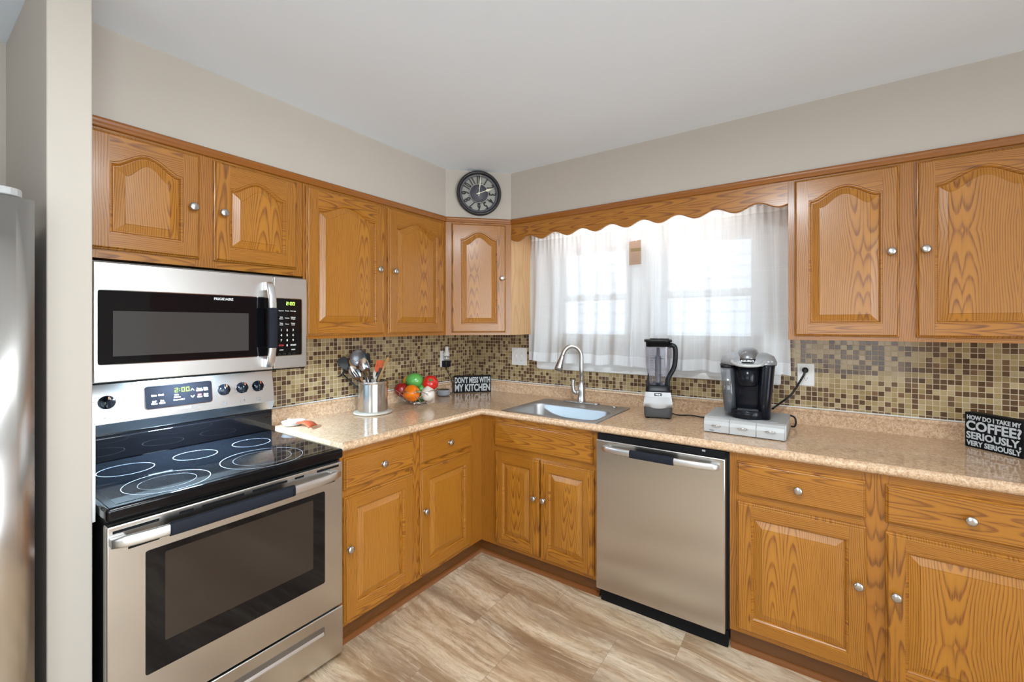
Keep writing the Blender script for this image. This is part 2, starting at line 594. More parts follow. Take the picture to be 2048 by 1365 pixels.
    def text(s, string, M, size, xs=1.0, bold=0.0, align='CENTER', m=0, depth=0.0004, width=None):
        cu = bpy.data.curves.new('t', 'FONT')
        cu.body = string
        cu.size = size
        cu.offset = bold
        cu.extrude = depth
        cu.resolution_u = 3
        cu.align_x = align
        o = bpy.data.objects.new('t', cu)
        COL.objects.link(o)
        bpy.context.view_layer.update()
        me = bpy.data.meshes.new_from_object(o.evaluated_get(bpy.context.evaluated_depsgraph_get()))
        xsv = [v.co.x for v in me.vertices]
        if width and xsv:
            xs = width / max(1e-6, (max(xsv) - min(xsv)))
        T = M @ Matrix.Rotation(PI / 2, 4, 'X') @ Matrix.Diagonal((xs, 1, 1, 1))
        base = len(s.bm.verts)
        vs = [T @ v.co for v in me.vertices]
        s.faces(vs, [tuple(p.vertices) for p in me.polygons], m)
        bpy.data.objects.remove(o)
        bpy.data.curves.remove(cu)
        bpy.data.meshes.remove(me)
        return s

    def seg7(s, string, x, z, y, h, w, t, m=0):
        """seven-segment digits, front facing -y, from left edge x, base z"""
        segs = {'2': 'abged', '0': 'abcdef'}
        for ch in string:
            if ch == ':':
                for q in (0.3, 0.7):
                    s.box(x, x + t, y, y + 0.0004, z + h * q - t / 2, z + h * q + t / 2, m)
                x += t * 2.6
                continue
            for k in segs[ch]:
                a = {'a': (0, w, h - t, h), 'd': (0, w, 0, t), 'g': (0, w, h / 2 - t / 2, h / 2 + t / 2), 'b': (w - t, w, h / 2, h), 'c': (w - t, w, 0, h / 2),
                     'f': (0, t, h / 2, h), 'e': (0, t, 0, h / 2)}[k]
                s.box(x + a[0], x + a[1], y, y + 0.0004, z + a[2], z + a[3], m)
            x += w + t * 1.7
        return s

    def build(s, name, mats, parent=None, label=None, loc=None):
        me = bpy.data.meshes.new(name)
        s.bm.normal_update()
        s.bm.to_mesh(me)
        s.bm.free()
        for q in (mats if isinstance(mats, (list, tuple)) else [mats]):
            me.materials.append(q)
        o = bpy.data.objects.new(name, me)
        COL.objects.link(o)
        if parent is not None:
            o.parent = parent
        if loc:
            o.location = loc
        if label:
            o['label'] = label
        return o


def T(x, y, z):
    return Matrix.Translation((x, y, z))


def tag(o, label, cat, group=None):
    o['label'] = label
    o['category'] = cat
    if group:
        o['group'] = group
    return o


def thing(name, label, cat, loc=(0, 0, 0), rz=0.0, group=None):
    o = bpy.data.objects.new(name, None)
    o.empty_display_size = 0.05
    COL.objects.link(o)
    o.location = loc
    o.rotation_euler = (0, 0, rz)
    return tag(o, label, cat, group)


def struct(name, b, mats):
    o = b.build(name, mats)
    o['kind'] = 'structure'
    return o


def rrect(x0, x1, z0, z1, r, n=4):
    pts = []
    for cx, cz, a in ((x1 - r, z0 + r, -PI / 2), (x1 - r, z1 - r, 0), (x0 + r, z1 - r, PI / 2), (x0 + r, z0 + r, PI)):
        for i in range(n + 1):
            t = a + PI / 2 * i / n
            pts.append((cx + r * math.cos(t), cz + r * math.sin(t)))
    return pts


def smooth_path(pts, n=8):
    """Catmull-Rom through the points"""
    P = [Vector(p) for p in pts]
    out = []
    for i in range(len(P) - 1):
        p0, p1, p2, p3 = P[max(i - 1, 0)], P[i], P[i + 1], P[min(i + 2, len(P) - 1)]
        for k in range(n):
            t = k / n
            out.append(0.5 * ((2 * p1) + (p2 - p0) * t + (2 * p0 - 5 * p1 + 4 * p2 - p3) * t * t + (3 * p1 - p0 - 3 * p2 + p3) * t ** 3))
    out.append(P[-1])
    return out

# ================================================================ room shell
CZ = 2.4497      # ceiling height
SB = 2.1333      # soffit underside
b = B()
b.box(-0.25, 4.6, -5.5, 0.12, -0.06, 0.0)
struct('floor', b, TRAVERTINE)
b = B()
b.box(-0.25, 4.6, -5.5, 0.12, CZ, CZ + 0.06)
struct('ceiling', b, CEIL)
b = B()
b.box(-0.12, 0.0, -2.40, 0.12, 0, CZ)
b.box(-0.22, -0.1, -5.5, -2.44, 0, CZ)
struct('wall_left', b, WALL)
b = B()
b.box(-0.15, 0.60, -2.44, -2.349, 0, CZ, bev=0.004)
struct('wall_partition', b, WALL)
# window wall with two openings
W0, W1, W2, W3, WZ0, WZ1 = 0.76, 1.375, 1.49, 2.12, 1.17, 2.00
b = B()
b.box(0.0, W0, 0, 0.12, 0, CZ)
b.box(W0, W3, 0, 0.12, 0, WZ0)
b.box(W0, W3, 0, 0.12, WZ1, CZ)
b.box(W1, W2, 0, 0.12, WZ0, WZ1)
b.box(W3, 4.6, 0, 0.12, 0, CZ)
struct('wall_back', b, WALL)
b = B()
b.box(4.4, 4.52, -5.5, -4.25, 0, CZ)
b.box(4.4, 4.52, -4.25, -1.55, 2.25, CZ)
b.box(4.4, 4.52, -4.25, -1.55, 0, 0.12)
b.box(4.4, 4.52, -1.55, -1.1, 0, CZ)
b.box(4.4, 4.52, -1.1, 0.0, 0, CZ, 1)
struct('wall_right', b, [WALL, WALL_O])
b = B()
b.box(-0.1, 1.3, -5.32, -5.2, 0, CZ)
b.box(3.5, 4.4, -5.32, -5.2, 0, CZ)
b.box(1.3, 3.5, -5.32, -5.2, 0, 0.6)
b.box(1.3, 3.5, -5.32, -5.2, 2.2, CZ)
struct('wall_front', b, WALL)

# soffit above the wall cabinets, with a diagonal corner
b = B()
SD, SA = 0.316, 0.624
b.prism([(0, -2.349), (SD, -2.349), (SD, -SA), (SA, -SD), (4.4, -SD), (4.4, 0), (0, 0)], 'z', SB, CZ)
struct('ceiling_soffit', b, WALL)

# small wooden moulding under the soffit
def sweep(b, path, prof, m=0, smooth=True):
    """profile (offset to the right of travel, z) swept along an xy path with mitres"""
    n = len(path)
    loops = []
    for i, p in enumerate(path):
        p = Vector(p)
        d0 = (p - Vector(path[i - 1])).normalized() if i > 0 else None
        d1 = (Vector(path[i + 1]) - p).normalized() if i < n - 1 else None
        n0 = Vector((d0.y, -d0.x)) if d0 else None
        n1 = Vector((d1.y, -d1.x)) if d1 else None
        nn = n0 or n1
        if n0 and n1:
            nn = (n0 + n1).normalized()
            k = 1 / max(0.2, nn.dot(n0))
        else:
            k = 1
        loops.append([(p.x + nn.x * o * k, p.y + nn.y * o * k, z) for o, z in prof])
    return b.rings(loops, m, smooth, False)


CROWN = [(0.0, SB), (0.010, SB), (0.013, SB - 0.004), (0.013, SB - 0.013), (0.009, SB - 0.019), (0.006, SB - 0.026), (0.005, SB - 0.032), (0.0, SB - 0.032)]
for i, path in enumerate((((SD + .004, -2.349), (SD + .004, -SA - .002)), ((SD + .004, -SA - .002), (SA + .002, -SD - .004)), ((SA + .002, -SD - .004), (3.3, -SD - .004)))):
    b = B()
    sweep(b, path, CROWN)
    o = struct('trim_%d' % (i + 1), b, OAK_TR)

# mosaic on both walls
b = B()
b.box(0.0, 4.4, -0.006, 0.0, 0.972, 1.36)
b.box(0.0, 0.63, -0.006, 0.0, 1.36, 1.37)
struct('wall_back_tiles', b, MOSAIC_B)
b = B()
b.box(0.0, 0.006, -2.349, -0.006, 0.972, 1.37)
struct('wall_left_tiles', b, MOSAIC_L)

# ---------------------------------------------------------------- kitchen windows
def sash_window(n, x0, x1, z0, z1):
    b = B()
    f = 0.045
    y0, y1 = 0.012, 0.10
    for r in ((x0, x0 + f, z0, z1), (x1 - f, x1, z0, z1), (x0 + f, x1 - f, z0, z0 + f), (x0 + f, x1 - f, z1 - f, z1)):
        b.box(r[0], r[1], y0, y1, r[2], r[3], 0, 0.003)
    w = struct('window_%d' % n, b, WHITE)
    w['label'] = ('white double-hung window behind the curtain, nearer the corner cabinet', 'white double-hung window behind the curtain, nearer the coffee maker')[n - 1]
    zm = z0 + (z1 - z0) * 0.53
    for q, (za, zb, yc) in enumerate(((z0 + f, zm + 0.02, 0.045), (zm - 0.02, z1 - f, 0.072))):
        s = B()
        k = 0.036
        a0, a1 = x0 + f, x1 - f
        for r in ((a0, a0 + k, za, zb), (a1 - k, a1, za, zb), (a0 + k, a1 - k, za, za + k), (a0 + k, a1 - k, zb - k, zb)):
            s.box(r[0], r[1], yc - 0.013, yc + 0.013, r[2], r[3], 0, 0.002)
        so = s.build('sash', WHITE, w)
        g = B()
        g.box(a0 + k - 0.002, a1 - k + 0.002, yc - 0.002, yc + 0.002, za + k - 0.002, zb - k + 0.002)
        g.build('pane', PANE, so)


sash_window(1, W0, W1, WZ0, WZ1)
sash_window(2, W2, W3, WZ0, WZ1)
b = B()
for r in ((0.655, W0 + .01, 1.10, 2.08), (W1 - .01, W2 + .01, 1.16, 2.0), (W3 - .01, 2.185, 1.10, 2.08), (W0, W3, 1.985, 2.08)):
    b.box(r[0], r[1], -0.018, 0.004, r[2], r[3], 0, 0.004)
b.box(0.643, 2.191, -0.028, 0.06, 1.142, 1.172, 0, 0.006)
b.prism([(-0.024, 1.108), (-0.012, 1.104), (0.0, 1.104), (0.0, 1.145), (-0.028, 1.145), (-0.028, 1.128)], 'x', 0.645, 2.190, bev=0.002)
struct('trim_4', b, WHITE)

# outside: the neighbour's pale clapboard wall
b = B()
for i in range(22):
    z = -0.3 + i * 0.16
    b.prism([(4.0, z), (3.97, z), (3.99, z + 0.162), (4.0, z + 0.162)], 'x', -3.0, 6.0)
o = struct('wall_neighbour', b, pm('pale_clapboard', (0.72, 0.76, 0.82), 0.7))
b = B()
b.box(-6, 9, 0.13, 4.5, -0.4, -0.35)
struct('ground', b, pm('dry_grass_ground', (0.45, 0.46, 0.42), 0.9))

# out-of-view ceiling fill light, added to brighten the counters and floor
r = thing('ceiling_fill_light', 'added round white fill light on the ceiling, out of view over the kitchen', 'ceiling light', (2.15, -2.15, CZ))
b = B()
b.lathe([(0.20, 0.0), (0.205, -0.02), (0.20, -0.045), (0.185, -0.05)], 40, cap0=False, cap1=False)
b.build('rim', WHITE, r)
b = B()
b.lathe([(0.186, -0.046), (0.12, -0.049), (0.0, -0.050)], 40, cap0=False)
b.build('diffuser', emit('lit_diffuser', (0.85, 0.94, 1.0), 80), r)

# assumed glazed door in the right wall; rear window added for the fill lamp
b = B()
for r in ((-4.25, -4.18, 0.12, 2.25), (-1.62, -1.55, 0.12, 2.25), (-2.95, -2.85, 0.12, 2.25), (-4.18, -1.62, 0.12, 0.2), (-4.18, -1.62, 2.18, 2.25)):
    b.box(4.41, 4.50, r[0], r[1], r[2], r[3], 0, 0.004)
o = struct('door_1', b, WHITE)
g = B()
g.box(4.45, 4.454, -4.18, -1.62, 0.2, 2.18)
g.build('pane', PANE, o)
b = B()
for r in ((1.3, 1.37, .6, 2.2), (3.43, 3.5, .6, 2.2), (2.36, 2.44, .6, 2.2), (1.37, 3.43, .6, .67), (1.37, 3.43, 2.13, 2.2)):
    b.box(r[0], r[1], -5.30, -5.21, r[2], r[3], 0, 0.004)
o = struct('window_3', b, WHITE)
g = B()
g.box(1.37, 3.43, -5.26, -5.256, .67, 2.13)
g.build('pane', PANE, o)

# ================================================================ cabinets (local frame: x right, -y out of the front, z up)
def door_mesh(x0, x1, z0, z1, yf, arch=0.0, flat=False, horizontal=False):
    """raised-panel door or drawer front standing 20 mm proud of yf; materials 0 stile, 1 rail, 2 panel"""
    b = B()
    yo = yf - 0.020
    e = 0.010

    def rect(d, y):
        return [(x0 + d, y, z0 + d), (x1 - d, y, z0 + d), (x1 - d, y, z1 - d), (x0 + d, y, z1 - d)]
    edge = [rect(0, yf), rect(0, yf - 0.009), rect(0.0025, yf - 0.012), rect(0.0045, yf - 0.0125), rect(e - 0.002, yo + 0.001), rect(e, yo)]
    b.rings(edge, 1 if flat else 0, False)
    if flat:
        b.faces(rect(e, yo), [(0, 1, 2, 3)], 1)
        return b
    st = 0.056
    xl, xr, zb = x0 + st, x1 - st, z0 + st
    M = 28 if arch else 1
    zt = z1 - st if not arch else z1 - 0.100

    def topz(t):
        if not arch:
            return zt
        s = min(1, max(0, (t - 0.045) / 0.91))
        return zt + arch * (0.5 - 0.5 * math.cos(2 * PI * s)) ** 0.75

    def loop(d, y):
        lo = [(xl + d + (xr - xl - 2 * d) * i / M, y, zb + d) for i in range(M + 1)]
        hi = [(xl + d + (xr - xl - 2 * d) * i / M, y, topz(i / M) - d) for i in range(M + 1)]
        return lo + hi[::-1]
    # frame face
    b.faces([(x0 + e, yo, z0 + e), (xl, yo, z0 + e), (xl, yo, z1 - e), (x0 + e, yo, z1 - e)], [(0, 1, 2, 3)], 0)
    b.faces([(xr, yo, z0 + e), (x1 - e, yo, z0 + e), (x1 - e, yo, z1 - e), (xr, yo, z1 - e)], [(0, 1, 2, 3)], 0)
    b.faces([(xl, yo, z0 + e), (xr, yo, z0 + e), (xr, yo, zb), (xl, yo, zb)], [(0, 1, 2, 3)], 1)
    hi = [(xl + (xr - xl) * i / M, yo, topz(i / M)) for i in range(M + 1)]
    up = [(p[0], yo, z1 - e) for p in hi]
    b.faces(hi + up, [(i, i + 1, M + 2 + i, M + 1 + i) for i in range(M)], 1)
    # sticking, groove and raised field
    prof = [(0.0, 0.0), (0.0015, 0.003), (0.0055, 0.0032), (0.0095, 0.0075), (0.0115, 0.0125), (0.0135, 0.0125), (0.040, 0.0035), (0.0412, 0.0012)]
    b.rings([loop(d, yo + y) for d, y in prof[:5]], 1, False)
    b.rings([loop(d, yo + y) for d, y in prof[4:]], 2, False)
    d, y = prof[-1]
    last = loop(d, yo + y)
    lo, hi = last[:M + 1], last[M + 1:][::-1]
    b.faces(lo + hi, [(i, i + 1, M + 2 + i, M + 1 + i) for i in range(M)], 2)
    return b


KNOB = [(0.0085, 0.0), (0.0085, 0.002), (0.0055, 0.004), (0.0048, 0.010), (0.0075, 0.014), (0.0135, 0.0175), (0.0162, 0.0205), (0.0158, 0.024), (0.0125, 0.0268), (0.006, 0.0282), (0.0, 0.0284)]


def knob(parent, x, y, z):
    b = B()
    b.lathe(KNOB, 24, T(x, y, z) @ Matrix.Rotation(PI / 2, 4, 'X'))
    return b.build('knob', NICKEL, parent)


def add_door(root, x0, x1, z0, z1, yf, arch=0.0, kn=None):
    o = door_mesh(x0, x1, z0, z1, yf, arch).build('door', [OAK_S, OAK_H, OAK_P], root)
    if kn:
        knob(o, kn[0], yf - 0.019, kn[1])
    return o


def add_drawer(root, x0, x1, z0, z1, yf, kn=None, name='drawer'):
    o = door_mesh(x0, x1, z0, z1, yf, flat=True).build(name, [OAK_V, OAK_H], root)
    if kn:
        knob(o, kn[0], yf - 0.019, kn[1])
    return o


def face_frame(root, x0, x1, z0, z1, yf, stiles, rails):
    """stiles: list of x ranges, full height; rails: list of (z0, z1) between the outer stiles"""
    b = B()
    for a, c in stiles:
        b.box(a, c, yf, yf + 0.02, z0, z1, 0)
    xs = sorted(stiles)
    for (z_a, z_b) in rails:
        for (a, c), (d, e) in zip(xs, xs[1:]):
            b.box(c, d, yf, yf + 0.02, z_a, z_b, 1)
    return b.build('face_frame', [OAK_F, OAK_H], root)


def base_cabinet(name, label, loc, rz, x0, x1, stiles, doors, drawers, falses=(), toe=(0, 0)):
    r = thing(name, label, 'cabinet', loc, rz)
    yf = -0.61
    b = B()
    b.box(x0 + .001, x0 + .017, yf + 0.02, -0.025, 0.085, 0.866, 0)
    b.box(x1 - .017, x1 - .001, yf + 0.02, -0.025, 0.085, 0.866, 0)
    b.box(x0 + .017, x1 - .017, yf + 0.02, -0.025, 0.085, 0.10, 0)
    b.box(x0 + .017, x1 - .017, -0.031, -0.025, 0.10, 0.866, 0)
    b.build('carcass', OAK_V, r)
    face_frame(r, x0, x1, 0.085, 0.867, yf, stiles, ((0.085, 0.12), (0.655, 0.70), (0.82, 0.867)))
    b = B()
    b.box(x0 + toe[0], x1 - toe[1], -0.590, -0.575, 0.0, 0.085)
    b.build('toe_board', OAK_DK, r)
    for d in doors:
        add_door(r, d[0], d[1], 0.106, 0.659, yf, 0, d[2])
    for d in drawers:
        add_drawer(r, d[0], d[1], 0.692, 0.833, yf, d[2])
    for d in falses:
        add_drawer(r, d[0], d[1], 0.692, 0.833, yf, None, 'false_front')
    return r


L = PI / 2
YC = -1.09          # origin of the left run unit along the wall
base_cabinet('base_cabinet', 'oak base cabinet with two drawers over two doors, between the stove and the inside corner', (0, YC, 0), L,
             -1.573 - YC, -0.61 - YC, [(-1.573 - YC, -1.535 - YC), (-1.180 - YC, -1.105 - YC), (-0.735 - YC, -0.61 - YC)],
             [(-1.558 - YC, -1.168 - YC, (-1.540 - YC, 0.432)), (-1.119 - YC, -0.718 - YC, (-1.096 - YC, 0.440))],
             [(-1.558 - YC, -1.165 - YC, (-1.36 - YC, 0.762)), (-1.117 - YC, -0.714 - YC, (-0.912 - YC, 0.762))], toe=(0, -0.03))
XC = 1.0
base_cabinet('base_cabinet', 'oak sink base cabinet with one long blank front over two narrow doors', (XC, 0, 0), 0,
             0.61 - XC, 1.405 - XC, [(0.61 - XC, 0.745 - XC), (1.035 - XC, 1.06 - XC), (1.365 - XC, 1.405 - XC)],
             [(0.729 - XC, 1.045 - XC, (1.018 - XC, 0.441)), (1.052 - XC, 1.383 - XC, (1.081 - XC, 0.443))], [],
             [(0.725 - XC, 1.375 - XC)], toe=(-0.02, 0))
XR = 2.53
base_cabinet('base_cabinet', 'oak base cabinet with two wide drawers over two wide doors, right of the dishwasher', (XR, 0, 0), 0,
             2.033 - XR, 3.04 - XR, [(2.033 - XR, 2.075 - XR), (2.495 - XR, 2.58 - XR), (3.0 - XR, 3.04 - XR)],
             [(2.063 - XR, 2.510 - XR, (2.484 - XR, 0.440)), (2.564 - XR, 3.011 - XR, (2.593 - XR, 0.436))],
             [(2.063 - XR, 2.507 - XR, (2.290 - XR, 0.758)), (2.564 - XR, 3.011 - XR, (2.787 - XR, 0.762))])
# shoe moulding at the floor
b = B()
SHOE = [(0.0, 0.02), (0.007, 0.018), (0.013, 0.011), (0.015, 0.0)]
sweep(b, ((0.59, -1.573), (0.59, -0.59), (1.405, -0.59)), SHOE)
struct('trim_5', b, SHOE_M)
b = B()
sweep(b, ((2.036, -0.59), (3.04, -0.59)), SHOE)
struct('trim_6', b, SHOE_M)


def wall_cabinet(label, loc, rz, x0, x1, z0, z1, stiles, doors, depth=0.316, side_mat=None, rails=None, arch=0.05):
    r = thing('wall_cabinet', label, 'cabinet', loc, rz)
    yf = -depth
    b = B()
    b.box(x0 + .001, x1 - .001, yf + 0.02, -0.008, z0 - loc[2], z1 - loc[2])
    b.build('carcass', side_mat or OAK_V, r)
    za, zb = z0 - loc[2], z1 - loc[2]
    face_frame(r, x0, x1, za, zb, yf, stiles, ((za, za + 0.035), (zb - 0.06, zb)))
    for d in doors:
        add_door(r, d[0], d[1], d[2] - loc[2], d[3] - loc[2], yf, arch, (d[4][0], d[4][1] - loc[2]))
    return r


YM = -1.956
wall_cabinet('short two-door oak wall cabinet with arched panels, above the microwave', (0, YM, 1.654), L, -2.337 - YM, -1.577 - YM, 1.654, 2.133,
             [(-2.337 - YM, -2.28 - YM), (-2.005 - YM, -1.93 - YM), (-1.62 - YM, -1.577 - YM)],
             [(-2.312 - YM, -1.992 - YM, 1.684, 2.090, (-2.019 - YM, 1.882)), (-1.945 - YM, -1.608 - YM, 1.684, 2.090, (-1.916 - YM, 1.880))], arch=0.048)
YU = -1.10
wall_cabinet('tall two-door oak wall cabinet with arched panels, between the microwave and the corner', (0, YU, 1.355), L, -1.575 - YU, -0.626 - YU, 1.355, 2.133,
             [(-1.575 - YU, -1.535 - YU), (-1.125 - YU, -1.083 - YU), (-0.668 - YU, -0.626 - YU)],
             [(-1.565 - YU, -1.116 - YU, 1.372, 2.090, (-1.161 - YU, 1.730)), (-1.092 - YU, -0.655 - YU, 1.372, 2.090, (-1.056 - YU, 1.730))])
XU = 2.72
wall_cabinet('wide two-door oak wall cabinet with arched panels, right of the window', (XU, 0, 1.354), 0, 2.239 - XU, 3.11 - XU, 1.354, 2.133,
             [(2.239 - XU, 2.281 - XU), (2.625 - XU, 2.705 - XU), (3.07 - XU, 3.11 - XU)],
             [(2.264 - XU, 2.639 - XU, 1.372, 2.092, (2.611 - XU, 1.731)), (2.691 - XU, 3.082 - XU, 1.372, 2.092, (2.718 - XU, 1.730))], side_mat=VENEER)

# diagonal corner wall cabinet
r = thing('wall_cabinet', 'single-door oak corner wall cabinet set diagonally under the clock', 'cabinet', (0.47, -0.47, 1.355), PI / 4)
half = (SA - SD) / math.sqrt(2)
def todiag(x, y):
    v = Matrix.Rotation(-PI / 4, 2) @ Vector((x - 0.47, y + 0.47))
    return (v.x, v.y)
b = B()
b.prism([todiag(*p) for p in ((0.008, -0.008), (0.008, -0.6235), (SD, -0.6235), (0.6235, -SD), (0.6235, -0.008))], 'z', 0.0, 0.778)
b.build('carcass', VENEER, r)
ydf = todiag(SD, -SA)[1]
face_frame(r, -half, half, 0.0, 0.778, ydf - 0.004, [(-half, -half + 0.045), (half - 0.045, half)], ((0, .035), (.718, .778)))
add_door(r, -0.1795, 0.1795, 0.017, 0.737, ydf - 0.004, 0.05, (0.152, 0.380))

# scalloped valance board over the window
b = B()
x0, x1 = SA + 0.001, 2.238
n = 180
def scal(x):
    return 2.000 - 0.0155 * math.cos(2 * PI * (x - 0.673) / 0.1915)
lo = [(x0 + (x1 - x0) * i / n, scal(x0 + (x1 - x0) * i / n)) for i in range(n + 1)]
b.rings([[(p[0], -0.300, 2.132) for p in lo], [(p[0], -0.300, p[1]) for p in lo], [(p[0], -0.313, p[1]) for p in lo], [(p[0], -0.318, p[1] + 0.004) for p in lo],
         [(p[0], -0.318, 2.132) for p in lo], [(p[0], -0.300, 2.132) for p in lo]], 0, False, False)
o = b.build('valance', OAK_H)
tag(o, 'oak valance board with a scalloped lower edge spanning above the window', 'valance')

# strip light hidden behind the valance
r = thing('strip_light', 'small white strip light tucked up behind the scalloped valance', 'light', (1.44, -0.25, 2.085))
b = B()
b.box(-0.62, 0.62, -0.035, 0.035, 0.0, 0.047, 0, 0.005)
b.build('housing', WHITE, r)
b = B()
b.tube([(-0.6, 0, -0.014), (0.6, 0, -0.014)], 0.013, 12)
b.build('tube', emit('lit_tube', (1.0, 0.98, 0.95), 9), r)

# ================================================================ countertop
b = B()
NF = 0.6457
def flat(x0, x1, y0, y1):
    b.faces([(x0, y0, 0.906), (x1, y0, 0.906), (x1, y1, 0.906), (x0, y1, 0.906)], [(0, 1, 2, 3)])
SX0, SX1, SY0, SY1 = 0.80, 1.365, -0.600, -0.17     # cut-out for the sink bowl
flat(0.0, 0.606, -1.574, -0.606)
flat(0.0, SX0, -0.606, 0.0)
flat(SX1, 3.06, -0.606, 0.0)
flat(SX0, SX1, SY1, 0.0)
flat(SX0, SX1, -0.606, SY0)
nose = [(0.606, 0.906), (0.615, 0.9062), (0.622, 0.9085), (0.628, 0.9092), (0.634, 0.9085), (0.638, 0.905), (0.641, 0.9025), (0.6445, 0.8985), (0.6457, 0.892), (0.645, 0.884), (0.641, 0.876), (0.634, 0.870), (0.624, 0.868), (0.585, 0.868)]
b.rings([[(o, -1.574, z) for o, z in nose], [(o, -o, z) for o, z in nose], [(3.06, -o, z) for o, z in nose]], 0, True, False)
spl = [(0.006, 0.989), (0.020, 0.989), (0.026, 0.985), (0.027, 0.977), (0.022, 0.970), (0.020, 0.962), (0.020, 0.93), (0.020, 0.906)]
b.rings([[(o, -1.574, z) for o, z in spl], [(o, -o, z) for o, z in spl], [(3.06, -o, z) for o, z in spl]], 0, True, False)
b.faces([(o, -1.574, z) for o, z in nose] + [(0.0, -1.574, 0.868), (0.0, -1.574, 0.906)], [tuple(range(len(nose) + 2))])
b.faces([(o, -1.574, z) for o, z in spl] + [(0.006, -1.574, 0.906)], [tuple(range(len(spl) + 1))])
flat2 = [(0.0, -1.574, 0.868), (0.585, -1.574, 0.868), (0.585, -0.585, 0.868), (0.0, 0.0, 0.868)]
o = b.build('countertop', LAMINATE)
tag(o, 'speckled brown laminate countertop with raised backsplash lip, running round the corner', 'countertop')
b = B()
sweep(b, ((0.0, -1.574), (0.0, 0.0), (3.06, 0.0)), [(0.0062, 0.994), (0.0085, 0.993), (0.013, 0.9895), (0.0062, 0.9893)])
struct('trim_7', b, WHITE)

# ================================================================ range
YR = -1.9595
r = thing('range', 'stainless freestanding electric range with black glass cooktop', 'stove', (0, YR, 0), L)
HW = 0.374
b = B()
b.box(-HW + .004, HW - .004, -0.625, -0.03, 0.03, 0.852, 0)
b.build('body', BLACK_M, r)
b = B()
b.box(-HW, HW, -0.660, -0.045, 0.852, 0.8915, 0, 0.010, 3)
b.box(-HW + 0.028, HW - 0.028, -0.628, -0.075, 0.8915, 0.8925, 1)
ck = b.build('cooktop', [BLACK_E, COOKTOP], r)
def ring(cx, cy, rad, name='burner_ring', w=0.0016):
    q = B()
    n = 64
    q.rings([[(cx + rr * math.cos(2 * PI * i / n), cy + rr * math.sin(2 * PI * i / n), 0.8929) for i in range(n)] for rr in (rad - w, rad)], 0, False)
    q.build(name, pm('burner_print', (0.42, 0.44, 0.47), 0.5) if 'burner_print' not in bpy.data.materials else bpy.data.materials['burner_print'], ck)
for cx, cy, rad in ((-0.232, -0.245, 0.080), (-0.018, -0.245, 0.073), (0.196, -0.235, 0.073), (-0.190, -0.520, 0.118), (-0.190, -0.520, 0.078), (0.118, -0.510, 0.142), (0.118, -0.51, 0.10)):
    ring(cx, -cy * -1, rad, w=0.0018 if rad != 0.078 and rad != 0.10 else 0.0007)
# back panel
b = B()
b.prism([(-0.02, 0.995), (-0.052, 0.997), (-0.073, 1.040), (-0.050, 1.196), (-0.02, 1.200)], 'x', -HW, HW, bev=0.003)
bk = b.build('control_panel', STEEL, r)
b = B()
b.box(-HW + .004, HW - .004, -0.050, -0.02, 0.8915, 0.997, 0, 0.004)
b.box(-HW + .012, HW - .012, -0.062, -0.045, 0.8915, 0.985, 0, 0.004)
b.build('riser', BLACK_G, r)
PT = (1.196 - 1.040)
tilt = math.atan2(0.023, PT)
MP = T(0, -0.0735, 1.040) @ Matrix.Rotation(-tilt, 4, 'X')     # local frame on the sloping panel: x right, z up the slope
b = B()
b.prism(rrect(-0.134, 0.106, 0.034, 0.132, 0.012), 'y', -0.0006, 0.004, 0)
b.bm.transform(MP)
b.build('display_bezel', CHROME, bk)
b = B()
b.prism(rrect(-0.131, 0.103, 0.037, 0.129, 0.010), 'y', -0.0018, 0.004, 0)
b.bm.transform(MP)
dp = b.build('display_glass', BLACK_G, bk)
b = B()
b.seg7('2', -0.032, 0.094, -0.0026, 0.019, 0.012, 0.0026)
b.seg7(':', -0.0155, 0.094, -0.0026, 0.019, 0.011, 0.0022)
b.seg7('00', -0.008, 0.094, -0.0026, 0.019, 0.012, 0.0026)
b.bm.transform(MP)
b.build('clock_digits', LED, dp)
b = B()
for s_, x_, z_, h_ in (('Bake', -0.102, 0.087, .009), ('Broil', -0.079, 0.087, .009), ('Self', -0.102, 0.062, .0085), ('Clean', -0.102, 0.053, .0085), ('Set', -0.076, 0.062, .0085), ('Clock', -0.076, 0.053, .0085),
                      ('Bake', -0.026, 0.081, .007), ('Preheat', -0.024, 0.071, .007), ('Door Locked', -0.018, 0.060, .007), ('Timer', 0.057, 0.098, .008), ('On/Off', 0.057, 0.090, .008), ('Bake', 0.081, 0.098, .008), ('Time', 0.081, 0.090, .008),
                      ('Clear', 0.057, 0.062, .008), ('Start', 0.081, 0.071, .008), ('Time', 0.081, 0.062, .008)):
    b.text(s_, T(x_, -0.0022, z_) @ MP.inverted() @ MP, h_, bold=0.0002)
for sgn, zz in ((1, 0.099), (-1, 0.069)):
    b.tube([(0.025, -0.0022, zz - 0.004 * sgn), (0.031, -0.0022, zz + 0.004 * sgn), (0.037, -0.0022, zz - 0.004 * sgn)], 0.0011, 6)
b.text('OFF', T(0.057, -0.0022, 0.071), 0.008, bold=0.0003, m=1)
b.bm.transform(MP)
b.build('lettering', [LETTER_W, LETTER_R], dp)
b = B()
b.text('FRIGIDAIRE', T(-0.012, -0.0006, 0.020), 0.012, width=0.072, bold=0.0002)
